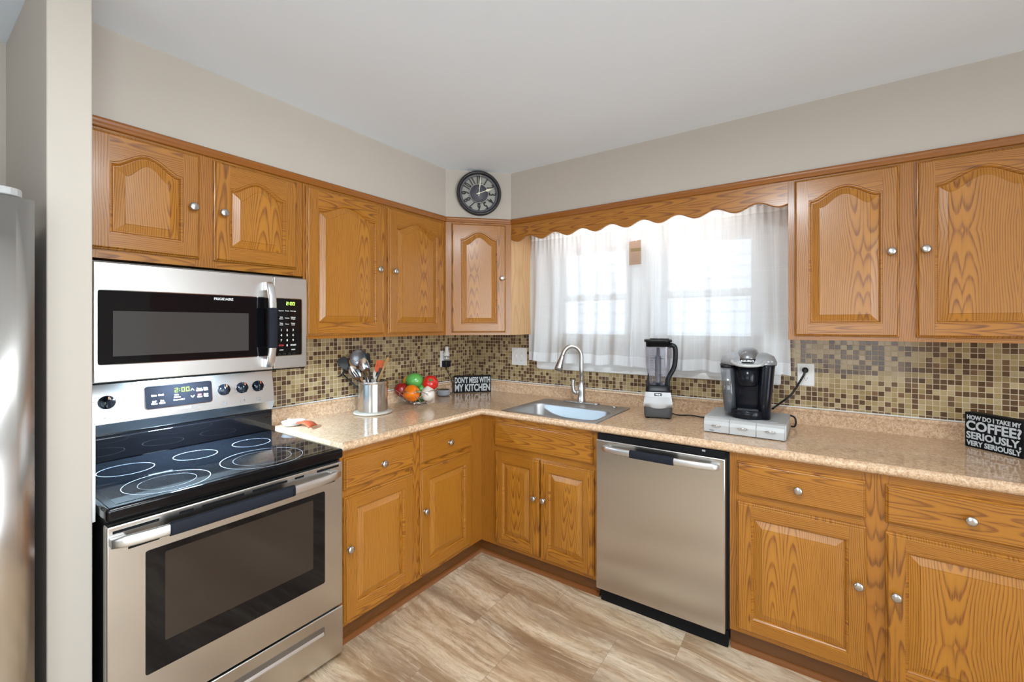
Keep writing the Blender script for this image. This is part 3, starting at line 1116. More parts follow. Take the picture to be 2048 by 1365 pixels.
for kx, dots in ((-0.246, (-1, 1)), (0.153, (0, 1)), (0.229, (1, 1)), (0.299, (1, -1))):
    for a in ((-.009, .009, .026, .0267), (-.009, .009, .0135, .0142), (-.009, -.0083, .0135, .0267), (.0083, .009, .0135, .0267)):
        b.box(kx + a[0], kx + a[1], -0.0006, 0.0, a[2], a[3])
    b.box(kx + dots[0] * 0.006 - .0018, kx + dots[0] * .006 + .0018, -.0007, 0, .020 + dots[1] * .004 - .0018, .020 + dots[1] * .004 + .0018)
    for k in range(7):
        an = math.radians(-140 + 280 * k / 6)
        b.box(kx + .030 * math.sin(an) - .001, kx + .030 * math.sin(an) + .001, -.0006, 0, .083 + .030 * math.cos(an) - .001, .083 + .030 * math.cos(an) + .001)
b.text('Surface', T(-0.325, -0.0006, 0.13), 0.008, align='LEFT')
b.bm.transform(MP)
b.build('marking', LETTER_K, bk)
for kx in (-0.246, 0.153, 0.229, 0.299):
    b = B()
    b.lathe([(0.026, 0.0), (0.026, 0.004), (0.023, 0.006), (0.0215, 0.016), (0.019, 0.0185), (0.0, 0.0185)], 28, T(kx, 0, 0.083) @ Matrix.Rotation(PI / 2, 4, 'X'))
    b.prism([(-0.007, -0.022), (0.007, -0.022), (0.0055, 0.022), (-0.0055, 0.022)], 'y', -0.034, -0.014, 0, bev=0.002)
    for v in b.bm.verts:
        pass
    if True:
        # move the grip bar to the knob centre
        grip = [v for v in b.bm.verts if v.co.y < -0.0135 and abs(v.co.z) < 0.03 and abs(v.co.x) < 0.01]
        for v in grip:
            v.co.x += kx
            v.co.z += 0.083
    b.bm.transform(MP)
    kb = b.build('control_knob', BLACK_E, bk)
    q = B()
    q.box(kx - 0.0015, kx + 0.0015, -0.0346, -0.033, 0.083 + 0.010, 0.083 + 0.021)
    q.bm.transform(MP)
    q.build('pointer', pm('orange_pointer', (0.8, 0.12, 0.04), 0.5) if 'orange_pointer' not in bpy.data.materials else bpy.data.materials['orange_pointer'], kb)
# oven door
b = B()
b.box(-0.3735, 0.3665, -0.665, -0.627, 0.232, 0.840, 0, 0.004)
dr = b.build('oven_door', STEEL, r)
b = B()
b.prism(rrect(-0.287, 0.286, 0.359, 0.737, 0.006, 2), 'y', -0.6665, -0.66, 0)
gl = b.build('door_glass', BLACK_G, dr)
b = B()
b.prism(rrect(-0.240, 0.236, 0.440, 0.717, 0.004, 2), 'y', -0.6670, -0.666, 0)
b.build('viewing_window', pm('smoked_oven_glass', (0.030, 0.021, 0.016), 0.09), gl)
b = B()
for a0, a1, z0, z1 in ((-2.320, -2.214, .818, .826), (-2.163, -2.125, .820, .827), (-2.101, -1.975, .819, .827), (-1.948, -1.825, .820, .828), (-1.796, -1.761, .821, .829), (-1.707, -1.611, .822, .831), (-2.286, -2.213, .761, .769), (-1.70, -1.63, .764, .772)):
    b = B()
    b.box(a0 - YR, a1 - YR, -0.6656, -0.66, z0, z1)
    b.build('vent_slot', BLACK_M, dr)


def bowed_handle(parent, x0, x1, z, yf, out, hgt, thick, g0, g1, mount=0.03, vertical=False, name='handle'):
    """wide bowed bar with rounded ends; a neoprene sleeve covers g0..g1"""
    def bar(a, c, extra):
        n = 24
        loops = []
        for i in range(n + 1):
            t = a + (c - a) * i / n
            s = (t - x0) / (x1 - x0)
            bow = out * (1 - (2 * s - 1) ** 4) * 0.55 + out * 0.45
            hh, th = hgt / 2 + extra, thick / 2 + extra
            if extra == 0 and (i in (0, n)):
                hh *= 0.75
                th *= 0.6
            lp = []
            for k in range(16):
                an = 2 * PI * k / 16
                cx_, cz_ = math.cos(an), math.sin(an)
                px = math.copysign(abs(cx_) ** 0.6, cx_) * th
                pz = math.copysign(abs(cz_) ** 0.6, cz_) * hh
                y = yf - bow + px
                lp.append((z + pz, y, t) if vertical else (t, y, z + pz))
            loops.append(lp)
        q = B()
        q.rings(loops, 0, True, True, True, True)
        return q
    q = bar(x0, x1, 0)
    for e in (x0 + 0.006, x1 - 0.006):
        m0, m1 = (e - 0.006, e + 0.03) if e < (x0 + x1) / 2 else (e - 0.03, e + 0.006)
        zz = (z - hgt * .36, z + hgt * .36)
        if vertical:
            q.box(zz[0], zz[1], yf - out * .5, yf, m0, m1, 0, 0.003)
        else:
            q.box(m0, m1, yf - out * .5, yf, zz[0], zz[1], 0, 0.003)
    h = q.build(name, HANDLE, parent)
    bar(g0, g1, 0.0035).build('grip_sleeve', NEOPRENE, h)
    return h


bowed_handle(dr, -2.328 - YR, -1.616 - YR, 0.797, -0.665, 0.045, 0.034, 0.018, -2.200 - YR, -1.822 - YR)
b = B()
b.box(-0.3735, 0.3705, -0.663, -0.627, 0.022, 0.222, 0, 0.004)
dw = b.build('storage_drawer', STEEL, r)
b = B()
b.prism(rrect(-0.287, 0.287, 0.140, 0.178, 0.006, 2), 'y', -0.6636, -0.655, 0)
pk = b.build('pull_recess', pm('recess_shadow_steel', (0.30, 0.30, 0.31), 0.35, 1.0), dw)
b = B()
b.prism([(-0.6637, 0.140), (-0.6665, 0.142), (-0.6665, 0.146), (-0.6637, 0.156)], 'x', -0.283, 0.283)
b.build('pull_lip', HANDLE, pk)
for sx in (-1, 1):
    q = B()
    q.lathe([(0.017, 0.0), (0.018, 0.006), (0.012, 0.010), (0.008, 0.012), (0.008, 0.034)], 16, T(sx * 0.318, -0.60, 0.0))
    q.build('foot', BLACK_M, r)

# ================================================================ microwave
YW = -1.960
r = thing('microwave', 'stainless over-the-range microwave with black glass door', 'microwave', (0, YW, 1.233), L)
b = B()
b.box(-0.352, 0.352, -0.385, -0.010, 0.004, 0.405, 0, 0.003)
b.build('case', pm('dark_grey_case', (0.10, 0.10, 0.105), 0.45), r)
b = B()
b.box(-0.352, 0.2045, -0.411, -0.3855, 0.0, 0.399, 0, 0.004)
md = b.build('door', STEEL, r)
b = B()
b.prism(rrect(-0.344, 0.2040, 0.057, 0.309, 0.006, 2), 'y', -0.4116, -0.405, 0)
b.build('glass_rim', CHROME, md)
b = B()
b.prism(rrect(-0.341, 0.2038, 0.060, 0.306, 0.006, 2), 'y', -0.4124, -0.405, 0)
mg = b.build('door_glass', BLACK_G, md)
b = B()
b.box(-0.304, 0.108, -0.4129, -0.412, 0.086, 0.238)
b.build('viewing_window', pm('screened_glass', (0.05, 0.048, 0.046), 0.06, Coat_Weight=0.3), mg)
b = B()
b.text('FRIGIDAIRE', T(0.018, -0.4126, 0.288), 0.0135, width=0.066, bold=0.0003)
b.build('logo_print', LETTER_W, mg)
b = B()
b.box(0.2065, 0.352, -0.411, -0.3855, 0.0, 0.399, 0, 0.004)
cp = b.build('control_panel', STEEL, r)
b = B()
b.prism(rrect(0.2068, 0.3305, 0.054, 0.309, 0.006, 2), 'y', -0.4116, -0.405, 0)
b.build('panel_rim', CHROME, cp)
b = B()
b.prism(rrect(0.2068, 0.3275, 0.057, 0.306, 0.006, 2), 'y', -0.4124, -0.405, 0)
pg = b.build('keypad', BLACK_G, cp)
b = B()
b.seg7('2:00', 0.259, 0.278, -0.4131, 0.014, 0.0085, 0.0019)
b.build('clock_digits', LED, pg)
b = B()
cols = (0.238, 0.263, 0.289)
for row, (zz, names) in enumerate(((0.2505, ('Popcorn', 'Potato', 'Beverage')), (0.2225, ('Melt', '', 'Defrost')), (0.2155, ('Soften', 'Reheat', 'Weight')), (0.196, ('Time', '', 'Power')), (0.189, ('Cook', 'Timer', 'Level')))):
    for cx, s_ in zip(cols, names):
        if s_:
            b.text(s_, T(cx, -0.4126, zz + (0.0035 if s_ in ('Reheat', 'Timer') else 0)), 0.0065, bold=0.00015)
for row, names in enumerate((('1', '2', '3'), ('4', '5', '6'), ('7', '8', '9'), ('', '0', ''))):
    for cx, s_ in zip(cols, names):
        if s_:
            b.text(s_, T(cx, -0.4126, 0.164 - row * 0.0225), 0.0125, bold=0.0004)
b.text('START', T(0.290, -0.4126, 0.0985), 0.0085, bold=0.0004)
b.text('-LOW', T(0.238, -0.4126, 0.079), 0.0065, bold=0.0002)
b.text('-HIGH', T(0.289, -0.4126, 0.079), 0.0065, bold=0.0002)
b.text('STOP', T(0.238, -0.4126, 0.0985), 0.0085, bold=0.0004, m=1)
for cx in (0.231, 0.252, 0.273, 0.294):
    b.tube([(cx + .0042 * math.cos(a * PI / 8), -0.4126, 0.063 + .0042 * math.sin(a * PI / 8)) for a in range(16)], 0.0005, 4, 2, True)
b.build('lettering', [LETTER_W, LETTER_R, LETTER_K], pg)
bowed_handle(md, 0.012, 0.372, 0.178, -0.411, 0.052, 0.030, 0.016, 0.095, 0.262, vertical=True)
b = B()
b.box(-0.35, 0.35, -0.400, -0.02, -0.006, 0.004, 0, 0.002)
un = b.build('underside', BLACK_M, r)
b = B()
b.box(-0.07, 0.03, -0.20, -0.13, -0.0085, -0.006)
b.build('lamp_lens', emit('cooktop_lamp', (0.55, 0.78, 1.0), 900), un)

# ================================================================ dishwasher
XD = 1.7135
r = thing('dishwasher', 'stainless dishwasher with bowed bar handle, right of the sink cabinet', 'dishwasher', (XD, 0, 0))
b = B()
b.box(-0.3045, 0.3185, -0.612, -0.03, 0.078, 0.866, 0)
b.build('tub', BLACK_M, r)
b = B()
b.box(-0.3045, 0.3065, -0.650, -0.6125, 0.075, 0.837, 0, 0.004)
dd = b.build('door', STEEL_V, r)
bowed_handle(dd, 1.452 - XD, 1.998 - XD, 0.803, -0.650, 0.040, 0.030, 0.016, 1.604 - XD, 1.812 - XD)
b = B()
b.box(-0.3025, 0.3065, -0.640, -0.613, 0.8375, 0.8665, 0, 0.002)
b.box(0.21, 0.224, -0.6412, -0.64, 0.856, 0.864, 1)
b.build('control_strip', [BLACK_M, SILVERP], r)
b = B()
b.box(-0.2915, 0.3135, -0.617, -0.600, 0.001, 0.074)
b.build('toe_panel', BLACK_M, r)

# ================================================================ refrigerator
r = thing('refrigerator', 'tall stainless refrigerator in the alcove beyond the end of the partition wall', 'refrigerator', (0, -2.93, 0), L)
b = B()
b.box(-0.445, 0.445, -0.715, -0.02, 0.03, 1.70, 0, 0.004)
b.build('cabinet_body', pm('fridge_grey', (0.13, 0.13, 0.135), 0.5), r)
for i, (xa, xb) in enumerate(((-0.447, -0.004), (0.004, 0.445))):
    b = B()
    n = 14
    fr = []
    for k in range(n + 1):
        s = k / n
        x = xa + (xb - xa) * s
        edge = min(s, 1 - s) * (xb - xa)
        y = -0.80 + 0.018 * (1 - min(1, edge / 0.05)) ** 2 - 0.006 * math.sin(PI * s)
        fr.append((x, y))
    b.prism([(xb, -0.725), (xa, -0.725)] + fr, 'z', 0.04, 1.725, 0, True)
    d = b.build('door', STEEL_V, r)
    hx = -0.045 if i == 0 else 0.045
    q = B()
    q.tube([(hx, -0.803, 0.75), (hx, -0.845, 0.78), (hx, -0.85, 1.1), (hx, -0.845, 1.47), (hx, -0.803, 1.5)], 0.012, 10)
    q.build('handle', HANDLE, d)
for sx in (-1, 1):
    q = B()
    pts = [(sx * 0.43, -0.55), (sx * 0.36, -0.55), (sx * 0.36, -0.72)] + [(sx * (0.395 + 0.035 * math.cos(PI - a * PI / 8)), -0.74 - 0.035 * math.sin(a * PI / 8)) for a in range(9)] + [(sx * 0.43, -0.72)]
    q.prism(pts, 'z', 1.733, 1.752, 0, False, 0.003)
    q.box(sx * 0.395 - 0.012, sx * 0.395 + 0.012, -0.76, -0.72, 1.70, 1.734, 0, 0.002)
    q.build('hinge_cover', pm('hinge_grey', (0.36, 0.35, 0.34), 0.45) if 'hinge_grey' not in bpy.data.materials else bpy.data.materials['hinge_grey'], r)

# white splash guard between the partition and the stove
b = B()
b.box(0.03, 0.576, -2.3485, -2.3375, 0.838, 1.194, 0, 0.003)
o = b.build('splash_guard', WHITE_P)
tag(o, 'narrow white splash guard board between the partition wall and the stove', 'splash guard')

CT = 0.9065      # counter surface


def adopt(o, root):
    """parent a mesh modelled in room coordinates under its thing"""
    M = Matrix.Translation(root.location) @ Matrix.Rotation(root.rotation_euler.z, 4, 'Z')
    o.data.transform(M.inverted())
    o.parent = root
    return o



# ================================================================ sink and faucet
r = thing('sink', 'single-bowl stainless drop-in sink under the window', 'sink', (1.083, -0.37, CT))
def rr3(x0, x1, y0, y1, rad, z, n=6):
    return [(p[0], p[1], z) for p in rrect(x0, x1, y0, y1, rad, n)]
b = B()
X0, X1, Y0, Y1 = -0.312, 0.312, -0.262, 0.262
bx0, bx1, by0, by1 = -0.268, 0.268, -0.218, 0.092
loops = [rr3(X0, X1, Y0, Y1, 0.022, 0.0005), rr3(X0 + .002, X1 - .002, Y0 + .002, Y1 - .002, 0.022, 0.0035), rr3(X0 + .006, X1 - .006, Y0 + .006, Y1 - .006, 0.02, 0.004),
         rr3(X0 + .012, X1 - .012, Y0 + .012, Y1 - .012, 0.018, 0.003), rr3(bx0 - .006, bx1 + .006, by0 - .006, by1 + .006, 0.07, 0.003),
         rr3(bx0 - .002, bx1 + .002, by0 - .002, by1 + .002, 0.068, 0.001), rr3(bx0, bx1, by0, by1, 0.066, -0.006),
         rr3(bx0 + .012, bx1 - .012, by0 + .012, by1 - .012, 0.06, -0.15), rr3(bx0 + .02, bx1 - .02, by0 + .02, by1 - .02, 0.055, -0.172),
         rr3(bx0 + .045, bx1 - .045, by0 + .045, by1 - .045, 0.04, -0.18), rr3(-0.05, 0.05, -0.11, -0.02, 0.04, -0.183)]
b.rings(loops, 0, True, True, False, True)
bowl = b.build('basin', SINK_ST, r)
q = B()
q.lathe([(0.045, 0.0), (0.042, 0.004), (0.03, 0.001), (0.0, 0.0)], 24, T(0, -0.065, -0.182))
q.build('drain_strainer', CHROME, r)

r = thing('faucet', 'brushed nickel gooseneck pull-down faucet at the back of the sink', 'faucet', (1.060, -0.128, 0.910))
b = B()
b.prism(rrect(-0.128, 0.128, -0.027, 0.027, 0.026, 6), 'z', 0.0, 0.009, 0, False, 0.003)
b.build('deck_plate', NICKEL, r)
b = B()
b.lathe([(0.029, 0.009), (0.029, 0.013), (0.0265, 0.018), (0.025, 0.05), (0.0255, 0.075), (0.025, 0.10), (0.019, 0.125), (0.0165, 0.14)], 28, T(0.0, 0.0, 0.0))
b.build('body', NICKEL, r)
b = B()
dirx = Vector((-0.82, -0.57, 0)).normalized()
pts = [(0, 0, 0.12), (0, 0, 0.22), (0, 0, 0.30)]
R = 0.062
for k in range(1, 13):
    a = PI * k / 12 * 0.92
    p = dirx * (R * (1 - math.cos(a)))
    pts.append((p.x, p.y, 0.30 + R * 1.18 * math.sin(a)))
p_end = Vector(pts[-1])
d_end = (Vector(pts[-1]) - Vector(pts[-2])).normalized()
pts.append(tuple(p_end + d_end * 0.012))
b.tube(pts, 0.0142, 16)
b.build('gooseneck', NICKEL, r)
b = B()
p1 = Vector(pts[-1])
dd_ = (dirx * 0.30 + Vector((0, 0, -1))).normalized()
b.tube([p1 - dd_ * 0.006, p1 + dd_ * 0.004, p1 + dd_ * 0.02, p1 + dd_ * 0.075, p1 + dd_ * 0.092], [0.0150, 0.0165, 0.0175, 0.026, 0.0265], 20)
hd = b.build('spray_head', NICKEL, r)
b = B()
b.tube([p1 + dd_ * 0.092, p1 + dd_ * 0.099], [0.0245, 0.023], 20)
b.build('nozzle', GREYP, hd)
b = B()
b.tube(smooth_path([(-0.015, -0.008, 0.075), (-0.034, -0.016, 0.066), (-0.047, -0.023, 0.082), (-0.050, -0.025, 0.115), (-0.049, -0.025, 0.152)], 5), [0.017] * 4 + [0.014] * 6 + [0.0125] * 6 + [0.012] * 5, 14)
b.build('lever', NICKEL, r)
q = B()
q.lathe([(0.017, 0.0), (0.0185, 0.002), (0.0185, 0.005), (0.013, 0.007), (0.0, 0.0075)], 24, T(1.300, -0.155, 0.910))
o = q.build('hole_cover', CHROME)
tag(o, 'small round chrome hole cover on the back ledge of the sink', 'sink cover')

# ================================================================ blender
r = thing('blender', 'countertop blender with clear jar and grey base, between the sink and the coffee maker', 'blender', (1.598, -0.232, CT), 0.30)
def rl(w, d, rad, z, y=0.0):
    return rr3(-w / 2, w / 2, y - d / 2, y + d / 2, rad, z, 5)
b = B()
b.rings([rl(.140, .165, .02, 0.006), rl(.146, .172, .022, .012), rl(.152, .178, .024, .055), rl(.150, .176, .024, .085), rl(.138, .160, .024, .130), rl(.132, .150, .024, .145)], 0, True, True, True, True)
bs = b.build('base', GREYP, r)
b = B()
for sx in (-1, 1):
    for sy in (-1, 1):
        b = B()
        b.lathe([(0.012, 0), (0.012, 0.008)], 12, T(sx * .055, sy * .065, 0))
        b.build('foot', BLACK_M, bs)
# curved silver fascia
b = B()
n = 20
def fascia(z, w, d, out):
    pts = []
    for k in range(n + 1):
        s = -1 + 2 * k / n
        pts.append((s * w / 2, -d / 2 - out - 0.006 * (1 - s * s), z + 0.0))
    return pts
rows = []
for z, w, d in ((0.058, .146, .176), (0.064, .154, .179), (.088, .152, .176), (.118, .142, .164)):
    rows.append(fascia(z, w, d, 0.0035))
rows[0] = [(x, y, z + 0.016 * (abs(x) / 0.073) ** 2) for x, y, z in rows[0]]
b.rings(rows, 0, True, False)
b.build('fascia', LIGHTSILVER, bs)
b = B()
rows = [fascia(z, w, d, 0.003) for z, w, d in ((.1185, .142, .163), (.145, .133, .151))]
b.rings(rows, 0, True, False)
ft = b.build('upper_band', SILVERP, bs)
MF = T(0, -0.0885, 0.085) @ Matrix.Rotation(-0.17, 4, 'X')
b = B()
for x0, x1, z0, z1 in ((-.042, -.022, .008, .026), (-.020, .022, .010, .029), (.024, .042, .008, .026), (-.030, -.006, -.008, .006), (-.004, .018, -.008, .006), (.022, .044, -.006, .007)):
    pts = rrect(x0, x1, z0, z1, 0.004, 3)
    b.tube([(p[0], -0.0062, p[1]) for p in pts], 0.0007, 4, 0, True)
b.bm.transform(MF)
b.build('buttons', GREYP, bs)
MF = T(0, -0.0850, 0.132) @ Matrix.Rotation(-0.22, 4, 'X')
b = B()
b.box(-0.019, 0.019, -0.0065, 0.0, -0.0075, 0.0085, 0, 0.001)
b.text('Ninja', T(0, -0.0068, -0.0035), 0.0125, bold=0.0005, m=1)
b.bm.transform(MF)
b.build('logo_plate', [BLACK, LETTER_W], bs)
b = B()
b.rings([rl(.136, .150, .024, .145), rl(.134, .146, .024, .152), rl(.122, .130, .022, .175), rl(.116, .122, .022, .180)], 0, True, True, True, True)
for sx in (-1, 1):
    b.prism([(sx * .066, .150), (sx * .064, .185), (sx * .056, .235), (sx * .050, .235), (sx * .048, .150)], 'y', -0.05, 0.05, 0, False, 0.004)
b.build('collar', BLACK, r)
b = B()
b.rings([rl(.088, .088, .022, .181), rl(.092, .092, .024, .20), rl(.118, .118, .03, .245), rl(.130, .130, .034, .29), rl(.138, .138, .036, .385), rl(.140, .140, .036, .395)], 0, True, True, True, False)
jr = b.build('jar', JAR, r)
b = B()
for k in range(9):
    b.box(-.040, -.024 + (0.01 if k % 3 == 0 else 0), -.0668 + k * 0.0, -.0664, .262 + k * .014, .2628 + k * .014)
b.bm.transform(T(0, -0.0005, 0))
b.build('scale_marks', GREYP, jr)
b = B()
b.lathe([(0.012, .182), (0.016, .19), (.016, .205), (.0165, .21), (.0165, .335), (.010, .342), (.009, .385), (.006, .388)], 14)
for zz, an in ((.215, .3), (.235, 2.2), (.265, 1.0), (.325, 2.6)):
    c_, s_ = math.cos(an), math.sin(an)
    b.prism([(-.036 * c_ - .005 * s_, -.036 * s_ + .005 * c_), (-.036 * c_ + .005 * s_, -.036 * s_ - .005 * c_), (.036 * c_ + .001 * s_, .036 * s_ - .001 * c_), (.036 * c_ - .001 * s_, .036 * s_ + .001 * c_)], 'z', zz, zz + .002)
b.build('blade_tower', pm('slate_plastic', (0.05, 0.06, 0.085), 0.4), r)
b = B()
b.rings([rl(.128, .128, .034, .392), rl(.130, .130, .034, .398)], 1, True, True, True, True)
b.rings([rl(.132, .132, .036, .396), rl(.134, .134, .036, .420), rl(.150, .150, .038, .421), rl(.152, .152, .038, .431), rl(.148, .148, .038, .4345)], 0, True, True, True, True)
b.box(-.045, .06, -.022, .022, .4345, .440, 0, 0.003)
b.build('lid', [BLACK, GREYP], r)
b = B()
b.tube(smooth_path([(.056, -.02, .398), (.078, -.024, .402), (.092, -.026, .385), (.092, -.026, .32), (.084, -.026, .275), (.058, -.03, .225), (.050, -.032, .19), (.050, -.032, .178)], 6), 0.0115, 12, flat=1.15)
b.build('handle', BLACK, r)

# cord of the blender along the counter
b = B()
b.tube(smooth_path([(1.665, -0.19, CT + .012), (1.70, -0.17, CT + .004), (1.76, -0.14, CT + .004), (1.83, -0.155, CT + .004), (1.90, -0.115, CT + .004), (2.02, -.07, CT + .004)], 8), 0.0035, 8)
adopt(b.build('cord', BLACK), r)

# ================================================================ pod drawer and coffee maker
r = thing('pod_drawer', 'low silver coffee pod drawer unit beneath the coffee maker', 'drawer unit', (2.066, -0.305, CT))
POD_S = pm('pod_drawer_front', (0.47, 0.465, 0.455), 0.45, 0.15)
PW, PD, PH = 0.1735, 0.165, 0.070
b = B()
side = [(-PD + .012, 0.003), (PD - .02, 0.003), (PD - .02, PH), (-PD + 0.035, PH), (-PD + 0.024, PH - 0.006), (-PD + 0.016, PH - 0.018), (-PD + .012, PH - 0.034)]
b.prism(side, 'x', -PW, PW, 0, False, 0.0015)
pc = b.build('housing', POD_S, r)
b = B()
b.box(-PW + .02, PW - .035, -PD + .05, PD - .03, PH, PH + 0.0015, 0, 0.0005)
b.build('top_mat', pm('silver_mat', (0.44, 0.45, 0.46), 0.4, 0.3), pc)
for k in range(3):
    xa = -PW + 0.004 + k * (2 * PW - 0.008) / 3
    xb = xa + (2 * PW - 0.008) / 3 - 0.0028
    b = B()
    fr = [(-PD - .0015, 0.004), (-PD + 0.0115, 0.004), (-PD + .0115, PH - 0.034), (-PD + .0155, PH - .018), (-PD + .0235, PH - .006), (-PD + .033, PH - .0003), (-PD + .018, PH - .0045), (-PD + .0065, PH - .0165), (-PD + .0005, PH - .033)]
    b.prism(fr, 'x', xa, xb)
    d = b.build('drawer', POD_S, r)
    q = B()
    xm = (xa + xb) / 2
    q.tube(smooth_path([(xm - .020, -PD, .034), (xm - .014, -PD - .010, .0375), (xm, -PD - .013, .0385), (xm + .014, -PD - .010, .0375), (xm + .020, -PD, .034)], 5), 0.0032, 8)
    q.build('pull', CHROME, d)
b = B()
b.text('KEURIG', T(-0.135, -PD - 0.002, 0.010), 0.006, align='CENTER')
b.build('small_print', LETTER_K, r)

r = thing('coffee_maker', 'black and silver single-cup coffee maker standing on the pod drawer', 'coffee maker', (2.068, -0.300, CT + PH + 0.002), 0.10)
def egg(w, f, bk, z, e=2.6, n=40, x0=0.0, y0=0.0):
    """plan outline: superellipse, front half depth f, back half depth bk"""
    pts = []
    for k in range(n):
        a = 2 * PI * k / n
        c, s = math.cos(a), math.sin(a)
        x = math.copysign(abs(c) ** (2 / e), c) * w / 2
        y = math.copysign(abs(s) ** (2 / e), s) * (f if s < 0 else bk)
        pts.append((x0 + x, y0 + y, z))
    return pts
KB = pm('coffee_maker_black', (0.006, 0.007, 0.011), 0.2, Specular_IOR_Level=0.25)
b = B()
b.rings([egg(.170, .070, .10, .0, x0=.010), egg(.174, .073, .105, .004, x0=.010), egg(.182, .076, .112, .10, x0=.013), egg(.196, .080, .12, .235, x0=.016), egg(.200, .082, .122, .255, x0=.016)], 0, True, True, True, True)
bd = b.build('body', KB, r)
# drip tray
b = B()
b.rings([egg(.176, .128, .02, .0, 2.3), egg(.180, .131, .02, .003, 2.3), egg(.180, .131, .02, .036, 2.3), egg(.174, .127, .02, .040, 2.3)], 0, True, True, True, True)
tr_ = b.build('drip_tray', KB, r)
for k in range(6):
    q = B()
    q.box(-.045, .045, -.116 + k * .008, -.112 + k * .008, .0402, .0415)
    q.build('grate_bar', GREYP, tr_)
# curved front panels either side of the brewing bay
b = B()
b.rings([egg(.060, .052, .03, .0, 2.6, x0=.066, y0=-.050), egg(.062, .054, .03, .10, 2.6, x0=.071, y0=-.050), egg(.068, .056, .03, .245, 2.6, x0=.081, y0=-.050), egg(.068, .056, .03, .256, 2.6, x0=.082, y0=-.050)], 0, True, True, True, True)
b.build('side_column', KB, r)
# water tank on the left
b = B()
b.rings([egg(.054, .045, .085, .020, 3, x0=-.078, y0=-.045), egg(.060, .050, .09, .12, 3, x0=-.085, y0=-.045), egg(.064, .052, .095, .235, 3, x0=-.090, y0=-.045)], 0, True, True, True, True)
tk = b.build('water_tank', TANK, r)
b = B()
b.rings([egg(.046, .041, .08, .024, 3, x0=-.080, y0=-.045), egg(.052, .046, .085, .115, 3, x0=-.0865, y0=-.045)], 0, True, True, True, True)
b.build('water', WATER, tk)
b = B()
b.rings([egg(.060, .054, .095, .235, 3, x0=-.092, y0=-.045), egg(.061, .055, .095, .251, 3, x0=-.093, y0=-.045)], 0, True, True, True, True)
b.build('tank_lid', BLACK, tk)
# silver shoulders
b = B()
b.rings([egg(.246, .112, .124, .250, 2.5), egg(.250, .116, .126, .256, 2.5), egg(.248, .114, .124, .266, 2.5), egg(.226, .10, .11, .292, 2.5), egg(.17, .075, .085, .306, 2.4), egg(.08, .03, .04, .309, 2.4)], 0, True, True, True, True)
tp = b.build('top_cover', pm('grey_top_plastic', (0.36, 0.37, 0.38), 0.38, 0.4), r)
for k, (bx, by) in enumerate(((.070, -.093), (.087, -.086), (.100, -.074))):
    q = B()
    q.lathe([(0.006, 0.0), (0.006, 0.006), (0.004, 0.0075), (0.0, 0.008)], 14, T(bx, by, .268) @ Matrix.Rotation(0.5, 4, 'X'), sx=1.25)
    q.build('button', LIGHTSILVER, tp)
# brew head
b = B()
b.rings([egg(.088, .118, .06, .25, 2.6), egg(.094, .122, .06, .262, 2.6), egg(.096, .123, .06, .286, 2.6), egg(.092, .115, .06, .306, 2.6), egg(.080, .095, .05, .322, 2.6), egg(.05, .06, .03, .330, 2.6)], 0, True, True, True, True)
hdm = b.build('brew_head', pm('gunmetal_plastic', (0.22, 0.22, 0.225), 0.28, 0.5), r)
b = B()
b.rings([egg(.090, .1205, .0, .264, 2.6), egg(.097, .1250, .0, .268, 2.6), egg(.097, .1250, .0, .284, 2.6), egg(.092, .119, .0, .286, 2.6)], 0, True, True, True, True)
b.text('KEURIG', T(0, -.1256, .2705), 0.013, width=0.055, bold=0.0004, m=1)
b.build('name_band', [BLACK, LETTER_W], hdm)
b = B()
path = smooth_path([(-.066, -.05, .278), (-.066, -.09, .270), (-.058, -.118, .262), (-.034, -.134, .256), (0, -.139, .254), (.034, -.134, .256), (.058, -.118, .262), (.066, -.09, .272), (.066, -.05, .285)], 5)
b.tube(path, 0.0105, 12, flat=0.75)
b.build('handle', LIGHTSILVER, hdm)
b = B()
b.lathe([(.026, .150), (.040, .154), (.044, .162), (.054, .250)], 32, T(0, -.075, 0))
b.build('pod_holder', KB, r)

# coffee maker cord up to the right-hand outlet
b = B()
b.tube(smooth_path([(2.165, -0.19, 1.00), (2.195, -0.10, 1.02), (2.235, -0.06, 1.055), (2.262, -0.05, 1.10), (2.292, -0.045, 1.16), (2.300, -0.040, 1.182)], 8), 0.0052, 10)
c = adopt(b.build('cord', BLACK), r)
q = B()
q.lathe([(0.012, -0.016), (0.0145, -0.010), (0.0145, 0.010), (0.010, 0.018), (0.006, 0.020)], 16, T(2.300, -0.020, 1.188) @ Matrix.Rotation(PI / 2, 4, 'X'))
adopt(q.build('plug', BLACK), r).parent = c
b = B()
b.tube(smooth_path([(2.20, -0.12, CT + .060), (2.252, -0.11, CT + .050), (2.262, -0.12, CT + .025), (2.258, -0.14, CT + .008), (2.245, -0.15, CT + .007)], 8), 0.0045, 8)
adopt(b.build('cord_loop', BLACK), r)


# ================================================================ outlets and switch
def plate(parent, w, h, gang=1):
    b = B()
    b.prism(rrect(-w / 2, w / 2, -h / 2, h / 2, 0.004, 3), 'y', -0.006, 0.0, 0, False, 0.002)
    return b.build('cover_plate', WHITE_P, parent)


def receptacle(parent, z):
    b = B()
    b.prism(rrect(-0.017, 0.017, z - 0.0145, z + 0.0145, 0.006, 3), 'y', -0.0075, -0.005)
    for x in (-0.0065, 0.0065):
        b.box(x - 0.001, x + 0.001, -0.0078, -0.0074, z - 0.001, z + 0.008, 1)
    b.lathe([(0.0022, 0.0), (0.0022, 0.0004)], 10, T(0, -0.0074, z - 0.007) @ Matrix.Rotation(PI / 2, 4, 'X'), 1)
    return b.build('receptacle', [WHITE_P, LETTER_K], parent)


